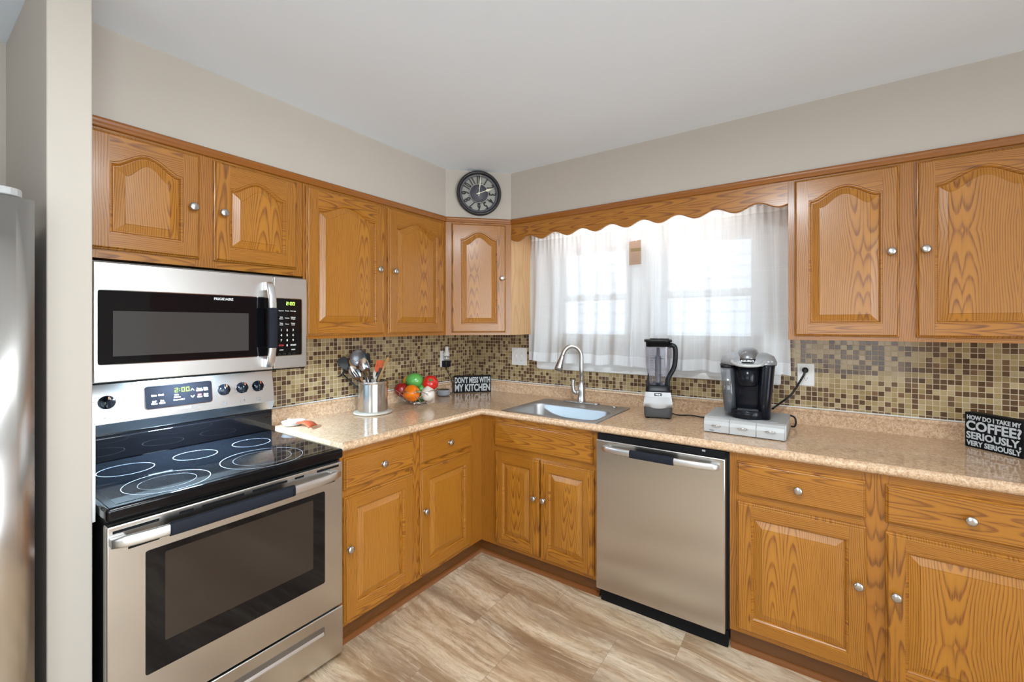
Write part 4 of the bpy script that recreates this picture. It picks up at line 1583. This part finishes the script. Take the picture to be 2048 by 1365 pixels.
r = thing('outlet', 'white wall outlet right of the curtain with the coffee maker plugged in', 'outlet', (2.3025, -0.006, 1.164))
plate(r, 0.075, 0.116)
receptacle(r, 0.024)
receptacle(r, -0.022)
r = thing('outlet', 'white wall outlet on the stove-side tiles behind the plug-in air freshener', 'outlet', (0.006, -0.335, 1.168), L)
plate(r, 0.072, 0.120)
receptacle(r, 0.024)
receptacle(r, -0.022)
r = thing('light_switch', 'white double toggle switch plate between the corner and the curtain', 'light switch', (0.476, -0.006, 1.184))
plate(r, 0.138, 0.132)
for x in (-0.023, 0.023):
    b = B()
    b.box(x - 0.0035, x + 0.0035, -0.018, -0.005, -0.004, 0.012, 0, 0.0015)
    b.box(x - 0.006, x + 0.006, -0.0066, -0.005, -0.013, 0.013, 0)
    b.build('toggle', WHITE_P, r)
    for z in (-0.030, 0.030):
        q = B()
        q.lathe([(0.0032, 0.0), (0.0028, 0.0012), (0.0, 0.0014)], 10, T(x, -0.006, z) @ Matrix.Rotation(PI / 2, 4, 'X'))
        q.build('screw', NICKEL, r)

r = thing('air_freshener', 'plug-in air freshener with white cap and clear oil vial in the stove-side outlet', 'air freshener', (0.012, -0.335, 1.188), L)
b = B()
b.lathe([(0.020, 0.0), (0.022, 0.008), (0.021, 0.028), (0.016, 0.036), (0.0135, 0.052), (0.0145, 0.056), (0.0145, 0.070), (0.010, 0.074)], 20, T(0, -0.028, 0.0))
b.box(-0.012, 0.012, -0.028, 0.0, 0.004, 0.024, 0, 0.003)
b.build('cap', WHITE_P, r)
b = B()
b.lathe([(0.018, -0.030), (0.021, -0.027), (0.021, -0.006), (0.015, 0.0)], 20, T(0, -0.028, 0.0))
b.build('vial', clear('vial_glass', (0.9, 0.92, 0.92), 0.25, 0.04, 0.15), r)
r = thing('power_adapter', 'square black power adapter below the air freshener in the stove-side outlet', 'power adapter', (0.012, -0.335, 1.132), L)
b = B()
b.box(-0.024, 0.024, -0.046, 0.0, -0.026, 0.022, 0, 0.005)
b.build('case', BLACK, r)
b = B()
b.tube(smooth_path([(0.0, -0.025, -0.024), (0.012, -0.025, -0.06), (0.045, -0.03, -0.115), (0.060, -0.03, -0.165), (0.03, -0.06, -0.215), (-0.02, -0.07, -0.2215), (-0.035, -0.07, -0.221)], 6), 0.0024, 8)
b.build('cord', BLACK, r)

# ================================================================ smart speaker
r = thing('smart_speaker', 'grey fabric puck speaker with black top on the counter beside the fruit basket', 'speaker', (0.086, -0.412, CT))
b = B()
b.lathe([(0.034, 0.0), (0.036, 0.003), (0.0445, 0.005), (0.0475, 0.010), (0.0475, 0.038), (0.0455, 0.043), (0.043, 0.045)], 36)
b.build('fabric_body', pm('heather_fabric', (0.33, 0.34, 0.37), 0.85), r)
b = B()
b.lathe([(0.0432, 0.0445), (0.0425, 0.0462), (0.036, 0.047), (0.0, 0.047)], 36, cap0=False)
b.build('top_plate', BLACK, r)
b = B()
b.lathe([(0.037, 0.001), (0.0395, 0.0025), (0.0405, 0.0048)], 36, cap0=False, cap1=False)
b.build('base_ring', pm('blue_grey_base', (0.06, 0.12, 0.20), 0.4), r)

# ================================================================ box signs
def box_sign(label, p0, p1, h, th, lines):
    p0, p1 = Vector(p0), Vector(p1)
    d = p1 - p0
    w = d.length
    rz = math.atan2(d.y, d.x)
    r = thing('box_sign', label, 'sign', (p0.x, p0.y, CT), rz)
    b = B()
    b.box(0, w, 0.0, th, 0, h, 0, 0.0015)
    b.build('wooden_block', BLACK_M, r)
    b = B()
    for s_, x_, z_, size, wid, bold in lines:
        b.text(s_, T(x_ * w, -0.0006, z_), size, bold=bold, width=wid * w)
    b.build('lettering', LETTER_S, r)
    return r


box_sign("black box sign reading DON'T MESS WITH MY KITCHEN, standing across the corner", (0.060, -0.279), (0.256, -0.075), 0.126, 0.035,
         [("DON'T MESS WITH", 0.5, 0.0735, 0.060, 0.95, 0.0022), ('MY KITCHEN', 0.5, 0.0125, 0.073, 0.95, 0.0028)])
box_sign('black box sign with coffee question lettering, at the right end of the counter', (2.879, -0.107), (3.013, -0.246), 0.146, 0.045,
         [('HOW DO I TAKE MY', 0.5, 0.118, 0.0245, 0.93, 0.0009), ('COFFEE?', 0.5, 0.0745, 0.053, 0.95, 0.0017), ('SERIOUSLY,', 0.5, 0.0375, 0.040, 0.94, 0.0013), ('VERY SERIOUSLY', 0.5, 0.0085, 0.0285, 0.94, 0.0010)])

# ================================================================ clock
dn = Vector((1, -1, 0)).normalized()
c0 = Vector((SD + SA, -(SD + SA), 0)) / 2 + dn * 0.0
r = thing('wall_clock', 'round black wall clock with raised numerals on the diagonal soffit', 'clock', (c0.x, c0.y, 2.297), PI / 4)
RC = 0.147
b = B()
MR = Matrix.Rotation(PI / 2, 4, 'X')
b.lathe([(RC - 0.002, 0.0), (RC, 0.006), (RC, 0.030), (RC - 0.006, 0.038), (RC - 0.016, 0.036), (RC - 0.021, 0.022), (RC - 0.021, 0.004)], 72, MR, cap0=False, cap1=False)
b.build('rim', pm('dark_bronze_rim', (0.022, 0.018, 0.02), 0.35), r)
b = B()
b.lathe([(RC - 0.003, 0.003), (0.0, 0.0035)], 64, MR, cap0=False)
b.build('back_plate', pm('grey_clock_back', (0.40, 0.385, 0.35), 0.6), r)
b = B()
b.lathe([(RC - 0.0205, 0.018), (RC - 0.034, 0.018), (RC - 0.034, 0.0165), (RC - 0.0205, 0.0165)], 64, MR, cap0=False, cap1=False)
b.build('inner_ring', pm('slate_ring', (0.10, 0.10, 0.115), 0.5), r)
b = B()
b.lathe([(0.063, 0.004), (0.063, 0.017), (0.0, 0.017)], 56, MR, cap0=False)
cd = b.build('dial', pm('slate_dial', (0.085, 0.085, 0.105), 0.5), r)
b = B()
n = 64
b.rings([[(rr * math.cos(2 * PI * i / n), -0.0176, rr * math.sin(2 * PI * i / n)) for i in range(n)] for rr in (0.0605, 0.0625)], 0, False)
b.build('dial_line', pm('pale_gold_line', (0.55, 0.53, 0.42), 0.5), cd)
b = B()
for k in range(1, 13):
    a = PI / 2 - k * PI / 6
    rad = 0.066
    M = Matrix.Rotation(-k * PI / 6 if False else 0, 4, 'Y')
    ang = -(PI / 2 - a)
    # numerals stand radially, feet towards the dial
    M = Matrix.Rotation(k * PI / 6, 4, 'Y') @ T(0, -0.0165, rad)
    b.text(str(k), M, 0.071, xs=0.66 if k < 10 else 0.52, bold=0.0006, depth=0.0022)
b.build('numerals', pm('charcoal_numerals', (0.022, 0.02, 0.024), 0.6), r)
def hand(angle, length, wmax, wpos, y, tail=0.018):
    b = B()
    prof = [(-tail, 0.003), (-0.004, 0.0022), (length * wpos * 0.75, 0.0018), (length * wpos, wmax), (length, 0.0006)]
    pts = [(w, l) for l, w in prof] + [(-w, l) for l, w in prof[::-1]]
    b.prism(pts, 'y', y - 0.0014, y)
    b.lathe([(0.0065, 0.0), (0.0065, 0.002)], 16, T(0, y, 0) @ MR)
    b.bm.transform(Matrix.Rotation(angle, 4, 'Y'))
    return b
IV = pm('ivory_hand', (0.78, 0.76, 0.58), 0.5)
hand(math.radians(5.5), 0.124, 0.0042, 0.42, -0.0205).build('minute_hand', IV, r)
hand(math.radians(68), 0.096, 0.0095, 0.62, -0.0230).build('hour_hand', IV, r)
b = B()
b.text('QUARTZ', T(0, -0.0173, 0.033), 0.007, width=0.034)
b.build('dial_print', pm('grey_print', (0.3, 0.3, 0.33), 0.6), cd)

# ================================================================ curtain, rod and tag
def panel(label, x0, x1, seed, zb, flare0=0.0, flare1=0.0):
    rnd = random.Random(seed)
    b = B()
    nx, nz = 260, 46
    zt = 2.072
    ph = [rnd.uniform(0, 2 * PI) for _ in range(8)]
    grid = []
    uvs = []
    for j in range(nz + 1):
        v = j / nz
        z = zb + (zt - zb) * v
        row = []
        for i in range(nx + 1):
            s = i / nx
            k = 1 - v
            x = x0 + (x1 - x0) * s + flare0 * k * (1 - s) ** 5 + flare1 * k * s ** 5
            w = s * (x1 - x0)
            gather = 0.006 * math.sin(2 * PI * w / 0.034 + ph[0] + 2 * math.sin(5 * w)) * max(0, (v - 0.80) / 0.20)
            # slow diagonal folds that wander and grow towards the hem
            amp = 0.006 + 0.016 * (k ** 0.7)
            fold = amp * (math.sin(2 * PI * (w + 0.035 * math.sin(2.1 * k + ph[1])) / 0.118 + ph[2]) * 0.65 + 0.5 * math.sin(2 * PI * (w - 0.05 * k) / 0.203 + ph[3]) + 0.32 * math.sin(2 * PI * (w + 0.03 * k * k) / 0.066 + ph[4]) * k)
            y = -0.085 + gather + fold - 0.006 * k
            x += 0.010 * k * math.sin(2 * PI * w / 0.16 + ph[5])
            row.append(b.bm.verts.new((x, y, z + 0.004 * math.sin(2 * PI * w / 0.2 + ph[6]) * k)))
            uvs.append((w / 0.8, v * 1.08))
        grid.append(row)
    b.bm.verts.index_update()
    uvl = b.bm.loops.layers.uv.new('UVMap')
    for j in range(nz):
        for i in range(nx):
            f = b.bm.faces.new((grid[j][i], grid[j][i + 1], grid[j + 1][i + 1], grid[j + 1][i]))
            f.smooth = True
            for lp in f.loops:
                lp[uvl].uv = uvs[lp.vert.index]
    o = b.build('curtain', CURTAIN)
    return tag(o, label, 'curtain')


panel('sheer white curtain panel over the left window, behind the faucet', 0.628, 1.405, 3, 1.165, -0.026, 0.0)
panel('sheer white curtain panel over the right window, behind the coffee maker', 1.385, 2.226, 11, 1.160, 0.0, 0.022)
b = B()
b.tube([(0.626, -0.085, 2.062), (2.232, -0.085, 2.062)], 0.0035, 10)
o = b.build('curtain_rod', WHITE)
tag(o, 'thin white rod carrying the sheer curtains behind the valance', 'curtain rod')
r = thing('hang_tag', 'brown cardboard shop tag hanging between the two curtain panels', 'tag', (1.424, -0.125, 1.862), 0.0)
b = B()
b.prism([(-0.0375, -0.071), (0.0375, -0.069), (0.0365, 0.079), (0.012, 0.077), (0.009, 0.070), (0.004, 0.0765), (-0.0375, 0.073)], 'y', -0.0008, 0.0008)
b.build('card', pm('kraft_card', (0.36, 0.245, 0.18), 0.75), r)
b = B()
b.box(-0.028, 0.037, -0.0012, -0.0008, 0.010, 0.031)
b.build('olive_band', pm('olive_print', (0.22, 0.16, 0.075), 0.7), r)
b = B()
for k in range(5):
    b.box(-0.022, 0.022, -0.0011, -0.0008, -0.006 - k * 0.011, -0.0048 - k * 0.011)
b.build('fine_print', pm('brown_print', (0.24, 0.15, 0.10), 0.7), r)
b = B()
b.tube([(0.0075, -0.0003, 0.072), (-0.001, 0.006, 0.11), (-0.003, 0.030, 0.155)], 0.0011, 6)
b.build('string', WHITE_P, r)

# ================================================================ utensil crock
cx, cy = 0.178, -1.082
r = thing('trivet', 'round off-white trivet under the utensil crock', 'trivet', (cx, cy, CT))
b = B()
b.lathe([(0.098, 0.0), (0.106, 0.002), (0.109, 0.006), (0.106, 0.011), (0.0, 0.011)], 48)
b.build('disc', pm('cork_white', (0.60, 0.55, 0.46), 0.7), r)
r = thing('utensil_crock', 'brushed stainless crock full of cooking utensils', 'crock', (cx, cy, CT + 0.0115))
b = B()
b.lathe([(0.080, 0.0), (0.082, 0.003), (0.082, 0.0035), (0.082, 0.16), (0.082, 0.167), (0.084, 0.171), (0.084, 0.176), (0.081, 0.1775), (0.079, 0.175), (0.0785, 0.012), (0.0, 0.010)], 64)
b.build('cup', pm('crock_steel', (0.60, 0.59, 0.57), 0.21, 1.0), r)

DARKU = pm('black_nylon', (0.012, 0.013, 0.016), 0.45)
WOODU = pm('beech_wood', (0.50, 0.27, 0.11), 0.6)
WOODG = pm('olive_wood', (0.36, 0.21, 0.07), 0.6)
STEELU = pm('polished_steel', (0.60, 0.60, 0.60), 0.18, 1.0)
ORNG = pm('orange_silicone', (0.62, 0.10, 0.03), 0.45)
view = Vector((2.36 - cx, -2.69 - cy, 0)).normalized()       # faces of the utensils look into the room
side = Vector((-view.y, view.x, 0))


def utensil(name, label, cat, foot, head, m, kind, size, twist=0.0, group=None):
    """foot: (side, view) offset inside the crock; head: world position of the head centre"""
    F = Vector((cx, cy, CT + 0.03)) + side * foot[0] + view * foot[1]
    H = Vector(head)
    ax = (H - F).normalized()
    fr = (view * math.cos(twist) + side * math.sin(twist))
    fr = (fr - ax * fr.dot(ax)).normalized()
    rt = ax.cross(fr).normalized()
    M = Matrix((rt, ax, fr)).transposed().to_4x4()
    M.translation = H
    w, h = size
    o = thing(name, label, cat, F)
    MI = T(*(-F)) @ M
    Lh = (H - F).length
    b = B()
    if kind == 'stick':
        b.prism([(-w / 2, -Lh), (w / 2, -Lh), (w * .38, -h * .3), (w * .62, h * .1), (w * .55, h * .45), (0, h * .55), (-w * .55, h * .45), (-w * .62, h * .1), (-w * .38, -h * .3)], 'z', -0.003, 0.003, 0, False, 0.002)
        b.bm.transform(MI)
        b.build('blade', m, o)
        return o
    b.tube([(0, -Lh, 0), (0, -Lh * .5, 0), (0, -h * 0.42, -0.002)], [0.0055, 0.005, 0.0042], 10)
    b.bm.transform(MI)
    b.build('handle', m if kind != 'turner' else DARKU, o)
    b = B()
    if kind in ('spoon', 'slotted', 'skimmer', 'ladle'):
        depth = {'spoon': 0.014, 'slotted': 0.010, 'skimmer': 0.012, 'ladle': 0.035}[kind]
        rings_ = []
        nn, ns = 10, 32
        for q in range(nn + 1):
            t = q / nn
            rings_.append([(w / 2 * t * math.cos(2 * PI * i / ns), h / 2 * t * math.sin(2 * PI * i / ns) * (1 + 0.12 * math.sin(2 * PI * i / ns)), -depth * (1 - t * t)) for i in range(ns)])
        b.rings(rings_[1:], 0, True, True, True, False)
        back = [[(p[0] * 1.02, p[1] * 1.02, p[2] - 0.0018) for p in lp] for lp in rings_[1:]]
        b.rings(back[::-1] , 0, True, True, False, True)
        b.rings([rings_[-1], back[-1]], 0, True)
        b.bm.transform(MI)
        hd = b.build('bowl', m, o)
        if kind in ('slotted', 'skimmer'):
            q = B()
            if kind == 'slotted':
                for sx in (-0.011, 0.0, 0.011):
                    q.prism(rrect(sx - 0.0024, sx + 0.0024, -0.018, 0.018, 0.0022, 3), 'z', -0.0085, -0.0065 + 0.002)
            else:
                for i in range(-4, 5):
                    for j in range(-4, 5):
                        px, py = i * 0.0088 + (j % 2) * 0.0044, j * 0.0080
                        t2 = (px / (w / 2)) ** 2 + (py / (h / 2)) ** 2
                        if t2 < 0.72:
                            q.lathe([(0.0021, 0.0), (0.0021, 0.0012)], 8, T(px, py, -depth * (1 - t2) - 0.0001))
            q.bm.transform(MI)
            q.build('perforations', pm('dark_holes', (0.01, 0.01, 0.01), 0.8) if 'dark_holes' not in bpy.data.materials else bpy.data.materials['dark_holes'], hd)
    elif kind == 'turner':
        outl = [(-w * .22, -h / 2), (w * .22, -h / 2), (w / 2, -h * .2), (w / 2, h / 2), (-w / 2, h / 2 - 0.006), (-w / 2, -h * .2)]
        # four bars with open slots between them
        b.prism([(-w * .2, -h / 2), (w * .2, -h / 2), (w / 2, -h * .25), (-w / 2, -h * .25)], 'z', -0.0015, 0.0015)
        b.prism([(-w / 2, h * .36), (w / 2, h * .36), (w / 2, h / 2), (-w / 2, h / 2)], 'z', -0.0015, 0.0015)
        for k in range(4):
            xa = -w / 2 + k * (w * 0.27)
            b.box(xa, xa + w * .19, -h * .25, h * .36, -0.0015, 0.0015)
        b.bm.transform(MI)
        b.build('slotted_head', m, o)
    else:       # solid spatula
        b.prism([(-w * .2, -h / 2), (w * .2, -h / 2), (w / 2, -h * .15), (w * .48, h * .42), (w * .3, h / 2), (-w * .3, h / 2), (-w * .48, h * .42), (-w / 2, -h * .15)], 'z', -0.0018, 0.0018, 0, False, 0.001)
        b.bm.transform(MI)
        b.build('blade', m, o)
    return o


utensil('ladle', 'large black nylon ladle leaning furthest left in the crock', 'ladle', (0.02, -0.02), (0.010, -1.196, 1.158), DARKU, 'ladle', (0.085, 0.090))
utensil('pasta_fork', 'black nylon serving fork leaning left behind the wooden spoon', 'serving spoon', (0.025, -0.03), (0.030, -1.172, 1.195), DARKU, 'spatula', (0.060, 0.075), 0.4)
utensil('wooden_spoon', 'wooden spoon with pale round head leaning left in the crock', 'spoon', (0.02, -0.012), (0.080, -1.148, 1.195), WOODU, 'spoon', (0.036, 0.052), 0.5)
utensil('skimmer', 'wide dark skimmer with round holes standing at the back of the crock', 'skimmer', (0.012, -0.04), (0.098, -1.120, 1.222), pm('dark_skimmer_steel', (0.16, 0.165, 0.18), 0.3, 0.8), 'skimmer', (0.098, 0.098))
utensil('spatula', 'tall narrow black spatula upright at the back of the crock', 'spatula', (0.0, -0.045), (0.145, -1.090, 1.212), DARKU, 'spatula', (0.036, 0.085), 0.9)
utensil('serving_spoon', 'large solid stainless spoon standing in the middle of the crock', 'spoon', (0.01, -0.005), (0.146, -1.118, 1.184), STEELU, 'spoon', (0.056, 0.086))
utensil('slotted_spoon', 'slotted stainless spoon leaning left at the front of the crock', 'spoon', (0.03, 0.012), (0.108, -1.152, 1.138), STEELU, 'slotted', (0.054, 0.092), 0.2)
utensil('turner', 'orange slotted turner with black handle leaning right in the crock', 'turner', (-0.03, -0.01), (0.206, -1.062, 1.178), ORNG, 'turner', (0.046, 0.072), 0.5)
utensil('spoon', 'short pale plastic spoon at the front right of the crock', 'spoon', (0.012, 0.03), (0.200, -1.082, 1.130), pm('pale_plastic', (0.62, 0.58, 0.53), 0.4), 'spoon', (0.028, 0.060), 0.8)
utensil('tongs', 'black kitchen tongs tip beside the pale spoon in the crock', 'tongs', (-0.02, 0.02), (0.214, -1.062, 1.135), DARKU, 'spatula', (0.022, 0.070), 0.3)
utensil('stirring_stick', 'flat olive-wood stirring stick standing at the right rim of the crock', 'stirring stick', (-0.035, 0.0), (0.243, -1.038, 1.205), WOODG, 'stick', (0.016, 0.060), 0.6)

# ================================================================ wire basket with vegetables
bx, by = 0.162, -0.728
r = thing('fruit_basket', 'silver wire basket with a tall banana hook holding artificial vegetables', 'basket', (bx, by, CT))
b = B()
n = 72
RB, RF = 0.137, 0.062
def bowlpt(a, t, dz=0):
    rr = RF + (RB - RF) * (t ** 0.62)
    return (rr * math.cos(a), rr * math.sin(a), 0.012 + 0.083 * t + dz)
for k in range(9):
    a0 = 2 * PI * k / 9
    path = []
    for i in range(25):
        s = i / 24
        path.append(bowlpt(a0 + (s - 0.5) * 1.9, math.sin(PI * s) ** 0.9))
    b.tube(path, 0.0023, 6)
b.build('looped_wires', CHROME, r)
b = B()
b.tube([bowlpt(2 * PI * i / n, 0.0, -0.002) for i in range(n)], 0.0026, 8, 0, True)
b.tube([bowlpt(2 * PI * i / n, 0.02, 0.004) for i in range(n)], 0.002, 8, 0, True)
b.build('base_ring', CHROME, r)
for k in range(4):
    a = 2 * PI * k / 4 + 0.5
    q = B()
    q.ball((RF * math.cos(a), RF * math.sin(a), 0.0065), 0.0065, 0.0065, 0.0065, 0, 14, 8)
    q.build('foot', CHROME, r)
b = B()
ux, uy = -0.80, 0.0
hk = smooth_path([(-0.050, -0.020, 0.012), (-0.070, -0.016, 0.10), (-0.060, -0.014, 0.19), (-0.035, -0.006, 0.29), (-0.016, 0.0, 0.345), (-0.002, 0.004, 0.360), (0.006, 0.006, 0.350), (-0.006, 0.012, 0.325), (-0.028, 0.016, 0.26), (-0.046, 0.018, 0.17), (-0.056, 0.02, 0.10), (-0.048, 0.026, 0.012)], 8)
b.tube(hk, 0.0024, 8)
b.build('banana_hook', pm('antique_wire', (0.42, 0.33, 0.20), 0.3, 1.0), r)

GREENV = pm('waxy_green', (0.11, 0.40, 0.08), 0.22, 0.0, Coat_Weight=0.3)
REDV = pm('waxy_red', (0.60, 0.018, 0.012), 0.14, 0.0, Coat_Weight=0.5)
ORV = pm('waxy_orange', (0.85, 0.20, 0.008), 0.2, 0.0, Coat_Weight=0.4)
YELV = pm('waxy_yellow', (0.80, 0.46, 0.015), 0.2)
WHV = pm('onion_white', (0.78, 0.72, 0.64), 0.4)
DGV = pm('dark_green_skin', (0.025, 0.075, 0.012), 0.3)
STEM = pm('green_stem', (0.05, 0.22, 0.05), 0.45)
DEEPR = pm('deep_red_skin', (0.32, 0.012, 0.012), 0.2, 0.0, Coat_Weight=0.3)


def pepper(label, c, s, m, rot, lobes=4):
    o = thing('bell_pepper', label, 'pepper', c)
    M = Matrix.Rotation(rot[0], 4, 'X') @ Matrix.Rotation(rot[1], 4, 'Y') @ Matrix.Rotation(rot[2], 4, 'Z')
    M = Matrix.Rotation(rot[2], 4, 'Z') @ Matrix.Rotation(rot[1], 4, 'Y') @ Matrix.Rotation(rot[0], 4, 'X')
    def f(v, th, ph):
        k = 1 + 0.10 * math.cos(lobes * ph) * math.sin(th)
        taper = 1 + 0.16 * math.cos(PI - th)
        z = v.z
        rr = math.hypot(v.x, v.y) / s[0]
        if z > 0:
            z -= 0.35 * s[2] * max(0, 1 - rr * 1.9) ** 1.5
        else:
            z += 0.25 * s[2] * max(0, 1 - rr * 2.1) ** 1.5
        return Vector((v.x * k * taper, v.y * k * taper, z))
    b = B()
    b.ball((0, 0, 0), s[0], s[1], s[2], 0, 40, 24, f, M)
    b.build('skin', m, o)
    q = B()
    q.tube([M @ Vector((0, 0, s[2] * .58)), M @ Vector((0.002, 0, s[2] * .85)), M @ Vector((0.008, 0.003, s[2] * 1.12))], [0.009, 0.005, 0.006], 10)
    q.build('stem', STEM, o)
    return o


def roundveg(name, label, cat, c, s, m, M=None, stem=None, dent=0.15):
    o = thing(name, label, cat, c)
    M = M or Matrix()
    def f(v, th, ph):
        rr = math.hypot(v.x, v.y) / s[0]
        z = v.z - (dent * s[2] * max(0, 1 - rr * 2.2) ** 1.5 if v.z > 0 else 0)
        return Vector((v.x * (1 + 0.02 * math.cos(5 * ph)), v.y * (1 + 0.02 * math.cos(5 * ph)), z))
    b = B()
    b.ball((0, 0, 0), s[0], s[1], s[2], 0, 36, 20, f, M)
    b.build('skin', m, o)
    if stem:
        q = B()
        for k in range(5):
            a = 2 * PI * k / 5
            q.tube([M @ Vector((0, 0, s[2] * .86)), M @ Vector((0.010 * math.cos(a), 0.010 * math.sin(a), s[2] * .93)), M @ Vector((0.020 * math.cos(a), 0.020 * math.sin(a), s[2] * .90))], [0.004, 0.0035, 0.001], 6)
        q.tube([M @ Vector((0, 0, s[2] * .85)), M @ Vector((0.004, 0, s[2] * 1.08)), M @ Vector((0.013, 0.003, s[2] * 1.28))], [0.004, 0.0032, 0.0034], 8)
        q.build('stem', stem, o)
    return o


vw = Vector((2.36 - bx, -2.69 - by, 0)).normalized()
tilt_v = Matrix.Rotation(math.atan2(vw.y, vw.x), 4, 'Z') @ Matrix.Rotation(1.0, 4, 'Y')
pepper('shiny orange bell pepper lying at the front of the wire basket', (0.190, -0.806, 0.984), (0.049, 0.049, 0.056), ORV, (0.2, 1.25, 0.55))
roundveg('green_apple', 'smooth pale green fruit topmost in the wire basket', 'fruit', (0.146, -0.738, 1.056), (0.060, 0.056, 0.050), GREENV, None, None, 0.05)
roundveg('tomato', 'glossy red tomato with green star stem on the right of the basket', 'tomato', (0.232, -0.680, 1.040), (0.052, 0.052, 0.048), REDV, tilt_v, STEM)
roundveg('onion', 'white onion at the front right of the wire basket', 'onion', (0.248, -0.716, 0.974), (0.044, 0.044, 0.047), WHV, None, None, -0.25)
roundveg('red_pepper', 'dark red round vegetable at the left edge of the wire basket', 'vegetable', (0.098, -0.806, 1.000), (0.046, 0.046, 0.046), DEEPR, None, None, 0.1)
roundveg('lemon', 'yellow fruit peeking out behind the pale green fruit', 'fruit', (0.085, -0.710, 1.048), (0.046, 0.062, 0.040), YELV, None, None, 0.0)
roundveg('avocado', 'dark green vegetable at the bottom of the wire basket', 'vegetable', (0.185, -0.735, 0.948), (0.052, 0.046, 0.034), DGV, None, None, 0.0)
roundveg('lime', 'small bright green fruit wedged between the orange pepper and the onion', 'fruit', (0.196, -0.722, 1.004), (0.024, 0.024, 0.022), GREENV, None, None, 0.0)

# ================================================================ spoon rest and orange spoon
r = thing('spoon_rest', 'white ceramic spoon rest on the counter next to the stove', 'spoon rest', (0.112, -1.512, CT))
b = B()
n = 36
def sr(t, z):
    return [(0.046 * t * math.cos(2 * PI * i / n) * (1.0 - 0.12 * math.sin(2 * PI * i / n)), 0.056 * t * math.sin(2 * PI * i / n), z) for i in range(n)]
b.rings([sr(.62, .0005), sr(.82, .004), sr(1.0, .021), sr(1.02, .0235), sr(.97, .022), sr(.78, .0075), sr(.5, .005)], 0, True, True, True, True)
b.build('dish', pm('white_glaze', (0.80, 0.81, 0.83), 0.12), r)
r = thing('spatula', 'orange silicone spatula head with white handle lying beside the spoon rest', 'spatula', (0.19, -1.505, CT))
b = B()
rows = []
for k in range(11):
    t = k / 10
    w = 0.012 + 0.018 * min(1, t * 1.6)
    zc = 0.020 + 0.012 * math.sin(PI * t * 0.9) - 0.012 * t
    cxk, cyk = -0.030 + 0.105 * t, -0.012 + 0.022 * t + 0.01 * math.sin(PI * t)
    rows.append([(cxk - w * 0.5 * s, cyk + w * s, zc + 0.006 * (1 - s * s)) for s in (-1, -.6, -.2, .2, .6, 1)] + [(cxk - w * 0.5 * s, cyk + w * s, zc + 0.006 * (1 - s * s) - 0.004) for s in (1, .6, .2, -.2, -.6, -1)])
b.rings(rows, 0, True, True, True, True)
b.build('head', pm('terracotta_silicone', (0.50, 0.085, 0.035), 0.35), r)
b = B()
b.tube([(-0.030, -0.012, 0.021), (-0.075, -0.018, 0.026), (-0.105, -0.02, 0.028)], [0.006, 0.0065, 0.0065], 10)
b.build('handle', pm('white_handle', (0.74, 0.74, 0.75), 0.3), r)
